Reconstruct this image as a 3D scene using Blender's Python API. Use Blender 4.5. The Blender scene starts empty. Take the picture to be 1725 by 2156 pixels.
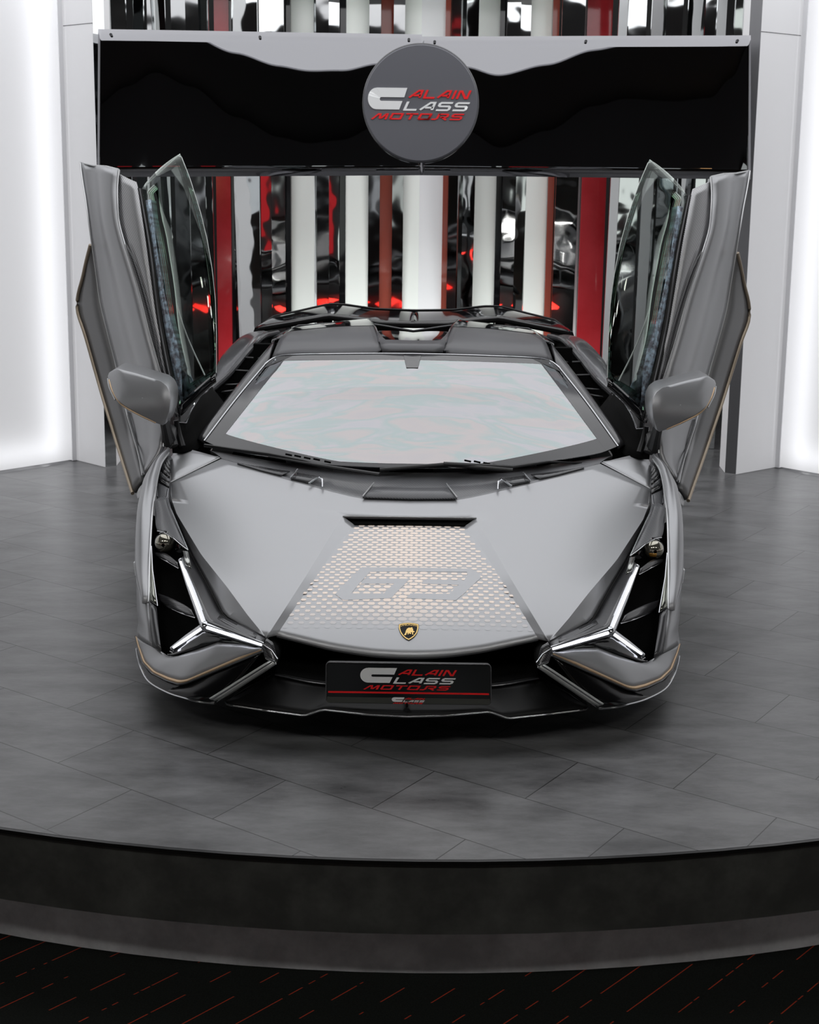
import bpy, bmesh, math, random
from mathutils import Vector, Matrix
random.seed(7)
SC = bpy.context.scene
COL = SC.collection
# ---------------------------------------------------------------- camera model (measured from the photograph)
F, CX, CY, H = 3000., 862.5, 935., 1.86
PIT, ROLL = math.radians(11), math.radians(.7)
cp, sp, cr, sr = math.cos(PIT), math.sin(PIT), math.cos(ROLL), math.sin(ROLL)
def ray(px, py):
    u, v = px-CX, py-CY
    a, b = (u*cr+v*sr)/F, (-u*sr+v*cr)/F
    return (a, cp-b*sp, -sp-b*cp)
def W(px, py, Y):                       # measured point at world distance Y
    d = ray(px, py); t = Y/d[1]
    return Vector((d[0]*t, Y, H+d[2]*t))
NOSE, YAW = 4.35, -.004
CARM = Matrix.Translation((0, NOSE, 0)) @ Matrix.Rotation(YAW, 4, 'Z')
CARI = CARM.inverted()
def c(px, py, y):                       # measured point at distance y behind the car's nose, in car coordinates
    p = W(px, py, NOSE+y)
    return CARI @ p
def cl(pts): return [c(*p) for p in pts]

# ---------------------------------------------------------------- mesh helpers
def catmull(pts, n, smooth=True):
    pts = [Vector(p) for p in pts]
    if len(pts) == 1: return [pts[0].copy() for _ in range(n)]
    dense = []
    if smooth and len(pts) > 2:
        P = [pts[0]*2-pts[1]]+pts+[pts[-1]*2-pts[-2]]
        for i in range(1, len(P)-2):
            p0, p1, p2, p3 = P[i-1:i+3]
            for k in range(12):
                t = k/12
                dense.append(.5*((2*p1)+(p2-p0)*t+(2*p0-5*p1+4*p2-p3)*t*t+(3*p1-p0-3*p2+p3)*t**3))
        dense.append(pts[-1])
    else: dense = pts
    L = [0]
    for a, b in zip(dense, dense[1:]): L.append(L[-1]+(b-a).length)
    out, j = [], 0
    for i in range(n):
        s = L[-1]*i/(n-1)
        while j < len(L)-2 and L[j+1] < s: j += 1
        d = L[j+1]-L[j]
        t = 0 if d < 1e-9 else (s-L[j])/d
        out.append(dense[j].lerp(dense[j+1], max(0, min(1, t))))
    return out
class MB:
    def __init__(s): s.v, s.f, s.m = [], [], []
    def quadgrid(s, rows, mi=0):
        o = len(s.v); n = len(rows[0])
        for r in rows: s.v += [tuple(p) for p in r]
        for i in range(len(rows)-1):
            for j in range(n-1):
                s.f.append((o+i*n+j, o+i*n+j+1, o+(i+1)*n+j+1, o+(i+1)*n+j)); s.m.append(mi)
        return s
    def patch(s, A, B, n=16, m=5, bulge=0., smooth=True, mi=0):
        a, b = catmull(A, n, smooth), catmull(B, n, smooth)
        rows = []
        for k in range(m):
            t = k/(m-1); r = []
            for i in range(n):
                p = a[i].lerp(b[i], t)
                if bulge:
                    tg = (a[min(i+1, n-1)]-a[max(i-1, 0)])+(b[min(i+1, n-1)]-b[max(i-1, 0)])
                    nn = tg.cross(b[i]-a[i])
                    if nn.length > 1e-9:
                        nn.normalize()
                        if nn.dot(Vector((-.35, -.5, .7))) < 0: nn = -nn
                        p = p+nn*bulge*4*t*(1-t)
                r.append(p)
            rows.append(r)
        return s.quadgrid(rows, mi)
    def loft(s, polys, n=16, k=4, smooth=True, mi=0):
        P = [catmull(p, n, smooth) for p in polys]
        cols = [catmull([q[i] for q in P], (len(P)-1)*k+1) for i in range(n)]
        return s.quadgrid([[cols[i][r] for i in range(n)] for r in range(len(cols[0]))], mi)
    def poly(s, pts, mi=0):
        o = len(s.v); s.v += [tuple(p) for p in pts]; s.f.append(tuple(range(o, o+len(pts)))); s.m.append(mi); return s
    def prism(s, pts, d, mi=0):          # flat outline with depth d (vector)
        d = Vector(d); n = len(pts); o = len(s.v)
        s.v += [tuple(p) for p in pts]+[tuple(Vector(p)+d) for p in pts]
        s.f += [tuple(range(o, o+n)), tuple(range(o+2*n-1, o+n-1, -1))]; s.m += [mi, mi]
        for i in range(n):
            j = (i+1) % n; s.f.append((o+i, o+n+i, o+n+j, o+j)); s.m.append(mi)
        return s
    def box(s, lo, hi, mi=0, mat=None):
        x0, y0, z0 = lo; x1, y1, z1 = hi
        p = [Vector(q) for q in ((x0, y0, z0), (x1, y0, z0), (x1, y1, z0), (x0, y1, z0))]
        q = [v+Vector((0, 0, z1-z0)) for v in p]
        if mat: p = [mat @ v for v in p]; q = [mat @ v for v in q]
        o = len(s.v); s.v += [tuple(v) for v in p+q]
        for f in ((0, 3, 2, 1), (4, 5, 6, 7), (0, 1, 5, 4), (1, 2, 6, 5), (2, 3, 7, 6), (3, 0, 4, 7)):
            s.f.append(tuple(o+i for i in f)); s.m.append(mi)
        return s
    def tube(s, pts, r, seg=8, n=None, smooth=True, mi=0, flat=1.):
        pts = catmull(pts, n or max(len(pts), 2), smooth) if n else [Vector(p) for p in pts]
        N = len(pts); rows = []
        up = Vector((0, 0, 1))
        for i, p in enumerate(pts):
            t = (pts[min(i+1, N-1)]-pts[max(i-1, 0)]).normalized()
            a = t.cross(up)
            if a.length < 1e-3: a = t.cross(Vector((1, 0, 0)))
            a.normalize(); b = t.cross(a).normalized()
            rr = r if not isinstance(r, (list, tuple)) else r[min(len(r)-1, int(i/(N-1)*(len(r)-1)))]*(1-(i/(N-1)*(len(r)-1))%1)+r[min(len(r)-1, int(i/(N-1)*(len(r)-1))+1)]*((i/(N-1)*(len(r)-1))%1)
            rows.append([p+a*math.cos(2*math.pi*k/seg)*rr+b*math.sin(2*math.pi*k/seg)*rr*flat for k in range(seg+1)])
        s.quadgrid(rows, mi)
        s.poly(rows[0][:-1][::-1], mi); s.poly(rows[-1][:-1], mi)
        return s
    def ring(s, center, R, profile, axis='Y', seg=48, mi=0):   # profile [(radius offset, axial)] revolved
        rows = []
        for k in range(seg+1):
            a = 2*math.pi*k/seg; r = []
            for (pr, pa) in profile:
                if axis == 'Y': q = Vector((pr*math.cos(a), pa, pr*math.sin(a)))
                elif axis == 'X': q = Vector((pa, pr*math.cos(a), pr*math.sin(a)))
                else: q = Vector((pr*math.cos(a), pr*math.sin(a), pa))
                r.append(Vector(center)+q)
            rows.append(r)
        return s.quadgrid(rows, mi)
    def mirror(s):
        o = MB(); o.v = [(-x, y, z) for x, y, z in s.v]; o.f = [tuple(reversed(f)) for f in s.f]; o.m = list(s.m); return o
    def add(s, b):
        o = len(s.v); s.v += b.v; s.f += [tuple(o+i for i in f) for f in b.f]; s.m += b.m; return s
    def both(s): return s.add(s.mirror())
    def build(s, name, mats, parent=None, solid=0., off=0., angle=35, bevel=0., label=None):
        me = bpy.data.meshes.new(name); me.from_pydata(s.v, [], s.f); me.validate()
        if not isinstance(mats, (list, tuple)): mats = [mats]
        for m in mats: me.materials.append(m)
        bm = bmesh.new(); bm.from_mesh(me)
        for f, mi in zip(bm.faces, s.m if len(s.m) == len(bm.faces) else [0]*len(bm.faces)): f.material_index = mi; f.smooth = True
        bmesh.ops.remove_doubles(bm, verts=bm.verts, dist=2e-5)
        bmesh.ops.recalc_face_normals(bm, faces=bm.faces)
        bm.to_mesh(me); bm.free()
        me.set_sharp_from_angle(angle=math.radians(angle))
        o = bpy.data.objects.new(name, me); COL.objects.link(o)
        if parent: o.parent = parent
        if solid:
            md = o.modifiers.new('thickness', 'SOLIDIFY'); md.thickness = solid; md.offset = off; md.use_even_offset = False
        if bevel:
            md = o.modifiers.new('edge', 'BEVEL'); md.width = bevel; md.segments = 2; md.limit_method = 'ANGLE'
        if label: o['label'] = label
        return o
def lr(name, mb, mats, parents, **k):    # a left part and its mirrored twin
    if not isinstance(parents, (tuple, list)): parents = (parents, parents)
    a = mb.build(name, mats, parents[0], **k); b = mb.mirror().build(name, mats, parents[1], **k)
    return a, b
def thing(o, label, cat, group=None):
    o['label'] = label; o['category'] = cat
    if group: o['group'] = group
    return o
def empty(name, M):
    o = bpy.data.objects.new(name, None); COL.objects.link(o); o.matrix_world = M; o.empty_display_size = .2; return o
def structure(o): o['kind'] = 'structure'; return o

# ---------------------------------------------------------------- materials
def mat(name, base=(.5, .5, .5), metal=0., rough=.5, coat=0., coatr=.05, emit=None, estr=0., spec=.5):
    m = bpy.data.materials.new(name); m.use_nodes = True
    b = m.node_tree.nodes['Principled BSDF']
    b.inputs['Base Color'].default_value = (*base, 1); b.inputs['Metallic'].default_value = metal
    b.inputs['Roughness'].default_value = rough; b.inputs['Coat Weight'].default_value = coat
    b.inputs['Coat Roughness'].default_value = coatr; b.inputs['Specular IOR Level'].default_value = spec
    if emit: b.inputs['Emission Color'].default_value = (*emit, 1); b.inputs['Emission Strength'].default_value = estr
    return m
def nodes(m):
    nt = m.node_tree; return nt, nt.nodes, nt.links, nt.nodes['Principled BSDF']
def noise_bump(m, scale, strength, dist=.01, coords='Object', detail=3):
    nt, N, Lk, b = nodes(m)
    tc = N.new('ShaderNodeTexCoord'); n = N.new('ShaderNodeTexNoise'); n.inputs['Scale'].default_value = scale; n.inputs['Detail'].default_value = detail
    bu = N.new('ShaderNodeBump'); bu.inputs['Strength'].default_value = strength; bu.inputs['Distance'].default_value = dist
    Lk.new(tc.outputs[coords], n.inputs['Vector']); Lk.new(n.outputs['Fac'], bu.inputs['Height']); Lk.new(bu.outputs['Normal'], b.inputs['Normal'])
    return m
def noise_color(m, scale, c0, c1, lo=.35, hi=.65, detail=6, stretch=(1, 1, 1), rough=None):
    nt, N, Lk, b = nodes(m)
    tc = N.new('ShaderNodeTexCoord'); mp = N.new('ShaderNodeMapping'); mp.inputs['Scale'].default_value = stretch
    n = N.new('ShaderNodeTexNoise'); n.inputs['Scale'].default_value = scale; n.inputs['Detail'].default_value = detail; n.inputs['Roughness'].default_value = .65
    r = N.new('ShaderNodeValToRGB'); r.color_ramp.elements[0].position = lo; r.color_ramp.elements[1].position = hi
    r.color_ramp.elements[0].color = (*c0, 1); r.color_ramp.elements[1].color = (*c1, 1)
    Lk.new(tc.outputs['Object'], mp.inputs['Vector']); Lk.new(mp.outputs['Vector'], n.inputs['Vector']); Lk.new(n.outputs['Fac'], r.inputs['Fac']); Lk.new(r.outputs['Color'], b.inputs['Base Color'])
    if rough:
        rr = N.new('ShaderNodeMapRange'); rr.inputs['To Min'].default_value = rough[0]; rr.inputs['To Max'].default_value = rough[1]
        Lk.new(n.outputs['Fac'], rr.inputs['Value']); Lk.new(rr.outputs['Result'], b.inputs['Roughness'])
    return m
def carbon(name, c0, c1, rough, coat=0., scale=55, metal=0., sx=1.):
    m = mat(name, c0, metal, rough, coat)
    nt, N, Lk, b = nodes(m)
    tc = N.new('ShaderNodeTexCoord'); w = N.new('ShaderNodeTexWave'); w.wave_type = 'BANDS'; w.bands_direction = 'DIAGONAL'; w.inputs['Scale'].default_value = scale
    r = N.new('ShaderNodeValToRGB'); r.color_ramp.elements[0].color = (*c0, 1); r.color_ramp.elements[1].color = (*c1, 1)
    r.color_ramp.elements[0].position = .3; r.color_ramp.elements[1].position = .7
    mp = N.new('ShaderNodeMapping'); mp.inputs['Scale'].default_value = (sx, 1, 1); Lk.new(tc.outputs['Object'], mp.inputs['Vector'])
    Lk.new(mp.outputs['Vector'], w.inputs['Vector']); Lk.new(w.outputs['Fac'], r.inputs['Fac']); Lk.new(r.outputs['Color'], b.inputs['Base Color'])
    return m
def glass(name, tint, ior=1.5, gloss=(1, 1, 1), film=None, rough=0.):
    m = bpy.data.materials.new(name); m.use_nodes = True
    nt = m.node_tree; N, Lk = nt.nodes, nt.links; N.clear()
    out = N.new('ShaderNodeOutputMaterial'); mx = N.new('ShaderNodeMixShader'); fr = N.new('ShaderNodeFresnel'); fr.inputs['IOR'].default_value = ior
    tr = N.new('ShaderNodeBsdfTransparent'); tr.inputs['Color'].default_value = (*tint, 1)
    gl = N.new('ShaderNodeBsdfGlossy'); gl.inputs['Color'].default_value = (*gloss, 1); gl.inputs['Roughness'].default_value = rough
    Lk.new(fr.outputs['Fac'], mx.inputs['Fac']); Lk.new(tr.outputs['BSDF'], mx.inputs[1]); Lk.new(gl.outputs['BSDF'], mx.inputs[2]); Lk.new(mx.outputs['Shader'], out.inputs['Surface'])
    if film:                              # faint coloured streaks of the laminated film
        tc = N.new('ShaderNodeTexCoord'); mp = N.new('ShaderNodeMapping'); mp.inputs['Rotation'].default_value = (0, 0, .6); mp.inputs['Scale'].default_value = (.9, 3., 2.2)
        n = N.new('ShaderNodeTexNoise'); n.inputs['Scale'].default_value = 3.2; n.inputs['Detail'].default_value = 4; n.inputs['Distortion'].default_value = .8
        r = N.new('ShaderNodeValToRGB'); e = r.color_ramp.elements
        e[0].position = .3; e[0].color = (.93, .89, .91, 1); e[1].position = .7; e[1].color = (.88, .91, .96, 1)
        for p, col in ((.42, (.97, .91, .91, 1)), (.5, (.79, .91, .91, 1)), (.58, (.95, .93, .97, 1))):
            q = e.new(p); q.color = col
        Lk.new(tc.outputs['Object'], mp.inputs['Vector']); Lk.new(mp.outputs['Vector'], n.inputs['Vector']); Lk.new(n.outputs['Fac'], r.inputs['Fac']); Lk.new(r.outputs['Color'], gl.inputs['Color'])
    return m
M = {}
M['paint'] = mat('satin_grey_paint', (.43, .435, .45), .6, .38)
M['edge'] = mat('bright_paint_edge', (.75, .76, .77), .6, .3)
M['gold'] = mat('champagne_paint', (.78, .56, .36), .6, .38)
M['decal'] = mat('champagne_decal', (.6, .5, .43), .25, .42)
M['carbon'] = carbon('satin_carbon', (.06, .062, .068), (.19, .193, .205), .38, .15)
M['carbon_dark'] = carbon('dark_carbon', (.014, .014, .016), (.055, .055, .06), .3, .5)
M['carbon_light'] = carbon('pale_carbon', (.27, .27, .28), (.62, .62, .635), .35, .1, metal=.5, sx=2.6, scale=38)
M['roof'] = mat('satin_dark_roof', (.10, .10, .106), .3, .34)
M['gloss'] = mat('gloss_black', (.006, .006, .007), 0, .06, .6)
M['plastic'] = mat('black_plastic', (.012, .012, .013), 0, .42)
M['rubber'] = mat('black_rubber', (.01, .01, .01), 0, .7)
M['void'] = mat('matte_black', (.003, .003, .003), 0, .9, spec=.1)
M['chrome'] = mat('dark_chrome', (.62, .63, .65), 1, .16)
M['smoke'] = mat('smoked_panel', (.08, .081, .086), .3, .25, .4)
M['led'] = mat('daylight_led', (.9, .9, 1), 0, .3, emit=(.88, .9, 1), estr=4.)
M['tail'] = mat('red_tail_light', (.6, .02, .02), 0, .2, emit=(1, .03, .02), estr=3.5)
M['lens'] = mat('projector_lens', (.42, .40, .33), .8, .08, 1.)
M['lowblack'] = mat('low_black_plastic', (.004, .004, .004), 0, .45, spec=.18)
M['lowgloss'] = mat('low_gloss_black', (.004, .004, .0045), 0, .16, spec=.3)
M['amber'] = mat('amber_glass', (.9, .45, .08), .6, .1, 1.)
M['wind'] = glass('windscreen_glass', (.5, .51, .52), 4.6, film=True)
M['window'] = glass('door_glass', (.91, .94, .93), 1.45, (.93, 1, .95))
M['frit'] = mat('frit_border', (.05, .05, .054), 0, .1)
M['haunch'] = mat('dark_grey_paint', (.19, .19, .20), .6, .25, .3)
M['leather'] = mat('dark_leather', (.05, .05, .055), 0, .5)
M['black_seat'] = mat('pale_stitching', (.5, .45, .4), 0, .6)
M['blue_reflection'] = noise_color(mat('bluish_reflection', (.3, .4, .5), .3, .3), 38, (.16, .17, .2), (.42, .55, .66), .42, .62, 2, rough=(.2, .4))
M['red'] = mat('red_lettering', (.95, .012, .014), 0, .35)
M['white'] = mat('white_lettering', (.9, .91, .91), 0, .4)
M['plateface'] = mat('black_plate', (.004, .004, .004), 0, .12, spec=.25)
M['goldmetal'] = mat('gold_metal', (.66, .46, .18), 1, .3)
M['sillgold'] = mat('taupe_gold_paint', (.40, .33, .25), .5, .4)
M['badgeface'] = mat('black_enamel', (.004, .004, .004), 0, .35, spec=.2)
M['mirror'] = noise_bump(mat('mirror_foil', (.80, .82, .82), 1, .03), 5, .22, .012, detail=1)
M['mirror_dark'] = noise_bump(mat('smoked_mirror', (.45, .455, .46), 1, .05), 5, .22, .012, detail=1)
M['mint'] = noise_bump(mat('pale_reflection_tone', (.95, .98, .95), 0, .18, .3), 4, .1, .01)  # pale reflections in the mirror wall, painted as plain strip colour
M['grey_strip'] = mat('grey_reflection_tone', (.9, .9, .93), 0, .2, .3)
M['redstrip'] = noise_color(mat('red_reflection_tone', (.3, .02, .025), 0, .12, .6), 1.5, (.32, .015, .02), (.45, .035, .045))  # red reflections in the mirror wall, painted as strip colour
M['redbrown'] = mat('red_brown_reflection_tone', (.3, .065, .045), 0, .15, .5)
M['blackmirror'] = mat('black_mirror', (.29, .29, .305), 1, .012)
M['sign'] = mat('grey_sign_face', (.125, .127, .145), 0, .42, .1)
M['wallwhite'] = mat('white_wall', (.74, .74, .76), 0, .55)
M['light'] = mat('lit_fabric', (.4, .4, .41), 0, .6, emit=(1, 1, 1), estr=.62)
M['pillar'] = mat('lit_pillar_fabric', (.5, .5, .51), 0, .6, emit=(.97, .97, 1), estr=.26)
M['ceil_light'] = mat('ceiling_light', (.9, .9, .9), 0, .6, emit=(.97, .98, 1), estr=1.35)
M['dark_wall'] = mat('dark_wall', (.12, .12, .125), 0, .5)
M['dark_ceiling'] = mat('dark_ceiling', (.03, .03, .03), 0, .8)
M['lamp'] = mat('fill_spot', (.9, .9, .9), 0, .5, emit=(1, .97, .9), estr=14)
M['fill_panel'] = mat('fill_panel', (.9, .9, .9), 0, .5, emit=(1, .98, .95), estr=22)
M['strip_grey'] = mat('grey_edge_strip', (.2, .2, .21), .4, .3)
M['warmlamp'] = mat('warm_lamp', (.9, .6, .3), 0, .5, emit=(1, .55, .22), estr=4)
M['fascia'] = noise_color(mat('black_concrete', (.05, .05, .05), 0, .6), 7, (.035, .036, .033), (.075, .077, .07), .4, .7)
M['plinth'] = noise_color(mat('grey_concrete', (.12, .12, .12), 0, .4), 6, (.6, .6, .61), (.92, .92, .93), .35, .65, rough=(.25, .5))
M['trimblack'] = mat('black_metal_trim', (.015, .015, .015), .5, .3)

def tile_floor():
    m = mat('stone_tile', (.06, .06, .06), 0, .4)
    nt, N, Lk, b = nodes(m)
    tc = N.new('ShaderNodeTexCoord'); mp = N.new('ShaderNodeMapping'); mp.inputs['Rotation'].default_value = (0, 0, math.radians(35)); mp.inputs['Location'].default_value = (.1, .08, 0)
    br = N.new('ShaderNodeTexBrick'); br.inputs['Scale'].default_value = 1; br.inputs['Brick Width'].default_value = .66; br.inputs['Row Height'].default_value = .33
    br.inputs['Mortar Size'].default_value = .0018; br.inputs['Mortar Smooth'].default_value = .1; br.offset = .5
    br.inputs['Color1'].default_value = (.145, .146, .15, 1); br.inputs['Color2'].default_value = (.18, .18, .185, 1); br.inputs['Mortar'].default_value = (.02, .02, .02, 1)
    n = N.new('ShaderNodeTexNoise'); n.inputs['Scale'].default_value = 5; n.inputs['Detail'].default_value = 9; n.inputs['Roughness'].default_value = .72
    m2 = N.new('ShaderNodeMapping'); m2.inputs['Rotation'].default_value = (0, 0, math.radians(35)); m2.inputs['Scale'].default_value = (.55, 1.5, 1)
    r = N.new('ShaderNodeValToRGB'); r.color_ramp.elements[0].position = .34; r.color_ramp.elements[1].position = .64
    r.color_ramp.elements[0].color = (.5, .5, .5, 1); r.color_ramp.elements[1].color = (1.2, 1.2, 1.2, 1)
    mx = N.new('ShaderNodeMix'); mx.data_type = 'RGBA'; mx.blend_type = 'MULTIPLY'; mx.inputs['Factor'].default_value = 1
    Lk.new(tc.outputs['Object'], mp.inputs['Vector']); Lk.new(mp.outputs['Vector'], br.inputs['Vector'])
    Lk.new(tc.outputs['Object'], m2.inputs['Vector']); Lk.new(m2.outputs['Vector'], n.inputs['Vector']); Lk.new(n.outputs['Fac'], r.inputs['Fac'])
    Lk.new(br.outputs['Color'], mx.inputs['A']); Lk.new(r.outputs['Color'], mx.inputs['B']); Lk.new(mx.outputs['Result'], b.inputs['Base Color'])
    rr = N.new('ShaderNodeMapRange'); rr.inputs['To Min'].default_value = .2; rr.inputs['To Max'].default_value = .44
    Lk.new(n.outputs['Fac'], rr.inputs['Value']); Lk.new(rr.outputs['Result'], b.inputs['Roughness'])
    bu = N.new('ShaderNodeBump'); bu.inputs['Strength'].default_value = .12; bu.inputs['Distance'].default_value = .004
    Lk.new(n.outputs['Fac'], bu.inputs['Height']); Lk.new(bu.outputs['Normal'], b.inputs['Normal'])
    return m
M['tile'] = tile_floor()
def carpet():
    m = mat('striped_carpet', (.01, .01, .01), 0, .95, spec=.1)
    nt, N, Lk, b = nodes(m)
    tc = N.new('ShaderNodeTexCoord'); mp = N.new('ShaderNodeMapping'); mp.inputs['Rotation'].default_value = (0, 0, math.radians(-47))
    br = N.new('ShaderNodeTexBrick'); br.inputs['Scale'].default_value = 1; br.inputs['Brick Width'].default_value = .55; br.inputs['Row Height'].default_value = .034; br.offset = .37
    br.inputs['Mortar Size'].default_value = .0012; br.inputs['Mortar Smooth'].default_value = 0
    br.inputs['Color1'].default_value = (0, 0, 0, 1); br.inputs['Color2'].default_value = (1, 1, 1, 1); br.inputs['Mortar'].default_value = (0, 0, 0, 1)
    # thin red threads on the long joints of every other row
    sx = N.new('ShaderNodeSeparateXYZ'); fr = N.new('ShaderNodeMath'); fr.operation = 'PINGPONG'; fr.inputs[1].default_value = .052
    lt = N.new('ShaderNodeMath'); lt.operation = 'LESS_THAN'; lt.inputs[1].default_value = .0016
    n = N.new('ShaderNodeTexNoise'); n.inputs['Scale'].default_value = 1.; n.inputs['Detail'].default_value = 1
    m3 = N.new('ShaderNodeMapping'); m3.inputs['Rotation'].default_value = (0, 0, math.radians(-47)); m3.inputs['Scale'].default_value = (2.5, 20, 1)
    gt = N.new('ShaderNodeMath'); gt.operation = 'GREATER_THAN'; gt.inputs[1].default_value = .47
    mu = N.new('ShaderNodeMath'); mu.operation = 'MULTIPLY'
    mx = N.new('ShaderNodeMix'); mx.data_type = 'RGBA'
    n2 = N.new('ShaderNodeTexNoise'); n2.inputs['Scale'].default_value = 260
    r = N.new('ShaderNodeValToRGB'); r.color_ramp.elements[0].color = (.004, .005, .004, 1); r.color_ramp.elements[1].color = (.02, .022, .02, 1)
    Lk.new(tc.outputs['Object'], mp.inputs['Vector']); Lk.new(mp.outputs['Vector'], sx.inputs['Vector']); Lk.new(sx.outputs['Y'], fr.inputs[0]); Lk.new(fr.outputs[0], lt.inputs[0])
    Lk.new(tc.outputs['Object'], m3.inputs['Vector']); Lk.new(m3.outputs['Vector'], n.inputs['Vector']); Lk.new(n.outputs['Fac'], gt.inputs[0])
    Lk.new(lt.outputs[0], mu.inputs[0]); Lk.new(gt.outputs[0], mu.inputs[1]); Lk.new(mu.outputs[0], mx.inputs['Factor'])
    Lk.new(tc.outputs['Object'], n2.inputs['Vector']); Lk.new(n2.outputs['Fac'], r.inputs['Fac']); Lk.new(r.outputs['Color'], mx.inputs['A'])
    mx.inputs['B'].default_value = (.35, .045, .02, 1); Lk.new(mx.outputs['Result'], b.inputs['Base Color'])
    return m
M['carpet'] = carpet()

def fabric(m):
    nt, N, Lk, b = nodes(m); tr = N.new('ShaderNodeBsdfTranslucent'); tr.inputs['Color'].default_value = (.8, .8, .82, 1)
    ad = N.new('ShaderNodeMixShader'); ad.inputs['Fac'].default_value = .5; out = N['Material Output']
    Lk.new(b.outputs['BSDF'], ad.inputs[1]); Lk.new(tr.outputs['BSDF'], ad.inputs[2]); Lk.new(ad.outputs['Shader'], out.inputs['Surface'])
fabric(M['light'])
# ---------------------------------------------------------------- lettering built from strokes
def stroke(pl, wd, closed=False):
    pts = [Vector((x, y)) for x, y in pl]; n = len(pts); Ls, Rs = [], []
    for i in range(n):
        a = pts[i]-pts[i-1] if (i > 0 or closed) else pts[1]-pts[0]
        b = pts[(i+1) % n]-pts[i] if (i < n-1 or closed) else a
        a = a.normalized(); b = b.normalized()
        na, nb = Vector((-a.y, a.x)), Vector((-b.y, b.x)); mv = na+nb
        if mv.length < 1e-6: mv = na
        mv.normalize(); k = min(1.8, 1/max(.35, mv.dot(na)))
        Ls.append(pts[i]+mv*wd/2*k); Rs.append(pts[i]-mv*wd/2*k)
    q = []
    for i in range(n if closed else n-1):
        j = (i+1) % n; q.append([Ls[i], Ls[j], Rs[j], Rs[i]])
    return q
w_ = .2
GL = {'A': (1.15, [[(.1, .1), (.68, .9), (1., .9), (1., .1)], [(.42, .36), (1., .36)]]),
      'L': (1.0, [[(.1, 1.), (.1, .1), (1., .1)]]), 'I': (.25, [[(.12, 0), (.12, 1.)]]),
      'N': (1.1, [[(.1, 0), (.1, .9), (.25, .9), (.8, .1), (.95, .1), (.95, 1.)]]),
      'S': (1.1, [[(1.05, .9), (.2, .9), (.1, .8), (.1, .6), (.2, .52), (.85, .52), (.95, .42), (.95, .2), (.85, .1), (0., .1)]]),
      'M': (1.35, [[(0., 0.), (.35, .85), (.5, .85), (.66, .2), (.78, .2), (1.05, .85), (1.15, .85), (1.22, 0.)]]),
      'O': (1.15, [[(.1, .1), (.1, .9), (1., .9), (1., .1), (.1, .1)]]), 'T': (1.1, [[(0., .9), (1.1, .9)], [(.55, .9), (.55, 0.)]]),
      'R': (1.45, [[(-.05, .1), (.3, .1), (.42, .25), (.42, 1.)], [(.42, .9), (1.15, .9), (1.25, .8), (1.25, .55), (1.15, .45), (.65, .45)], [(.8, .45), (1.3, 0.)]])}
def word(txt, x0, x1, y0, y1, shear):   # -> quads in the unit box of the logo (y up)
    x, qs = 0., []
    for ch in txt:
        wdt, sts = GL[ch]
        for st in sts:
            for q in stroke(st, w_): qs.append([(p.x+x, p.y) for p in q])
        x += wdt+.16
    tot = x-.16; h = y1-y0; wl = (x1-x0)-shear*h
    return [[(x0+px/tot*wl+py*h*shear, y0+py*h) for px, py in q] for q in qs]
def logo_parts():                        # box 0..937 wide, 0..212 high, y up (taken from the number plate)
    def f(x, y): return (x-403, 367-y)
    arc = [(480+77*math.cos(a)*1., 228-72*math.sin(a)) for a in [math.pi/2+math.pi*k/12 for k in range(13)]]
    inn = [(525+15*math.cos(a), 230.5-12.5*math.sin(a)) for a in [math.pi*1.5-math.pi*k/8 for k in range(9)]]
    C = [[f(*arc[i]), f(*arc[i+1]), f(*inn[len(inn)-1-min(len(inn)-1, (i+1)*8//12)]), f(*inn[len(inn)-1-min(len(inn)-1, i*8//12)])] for i in range(12)]
    C += [[f(757, 155), f(480, 155), f(525, 218), f(730, 218)], [f(714, 243), f(525, 243), f(480, 300), f(686, 300)]]
    return {'white': C+word('LASS', 718-403, 1330-403, 60, 121, .6), 'red1': word('ALAIN', 760-403, 1340-403, 142, 200, .6), 'red2': word('MOTORS', 440-403, 1280-403, 0, 43, .75)}
LOGO = logo_parts()
def logo(fn, d):                         # fn maps (u in 0..1, v in 0..1 up) to a point, d the thickness vector
    out = {}
    for k, qs in LOGO.items():
        mb = MB()
        for q in qs: mb.prism([fn(x/937, y/212) for x, y in q], d)
        out[k] = mb
    return out

# ================================================================ THE PLACE
PC, PR, CARPET = Vector((.03, 7.96, 0)), 4.36, -.42
def disc_ring(mb, r0, z0, r1, z1, n=160, mi=0, cen=PC):
    rows = []
    for k in range(n+1):
        a = 2*math.pi*k/n
        rows.append([Vector((cen.x+r0*math.cos(a), cen.y+r0*math.sin(a), z0)), Vector((cen.x+r1*math.cos(a), cen.y+r1*math.sin(a), z1))])
    return mb.quadgrid(rows, mi)
plat = thing(empty('display_platform', Matrix.Translation((PC.x, PC.y, CARPET))), 'large round raised platform with grey stone tiles carrying the grey car', 'platform')
def to_local(mb, root):
    inv = root.matrix_world.inverted(); mb.v = [tuple(inv @ Vector(p)) for p in mb.v]; return mb
bpy.context.view_layer.update()
def pl(mb): mb.v = [(x-PC.x, y-PC.y, z-CARPET) for x, y, z in mb.v]; return mb
d = MB(); d.poly([(PC.x+(PR-.012)*math.cos(2*math.pi*k/160), PC.y+(PR-.012)*math.sin(2*math.pi*k/160), 0) for k in range(160)])
disc_ring(d, PR-.012, 0, PR-.012, -.02)
pl(d).build('tiled_deck', M['tile'], plat)
t = MB()
for (ra, za, rb, zb) in ((PR-.012, -.0005, PR, -.0005), (PR, -.0005, PR, -.012), (PR, -.012, PR-.02, -.012)): disc_ring(t, ra, za, rb, zb)
pl(t).build('edge_trim', M['trimblack'], plat, angle=20)
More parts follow.
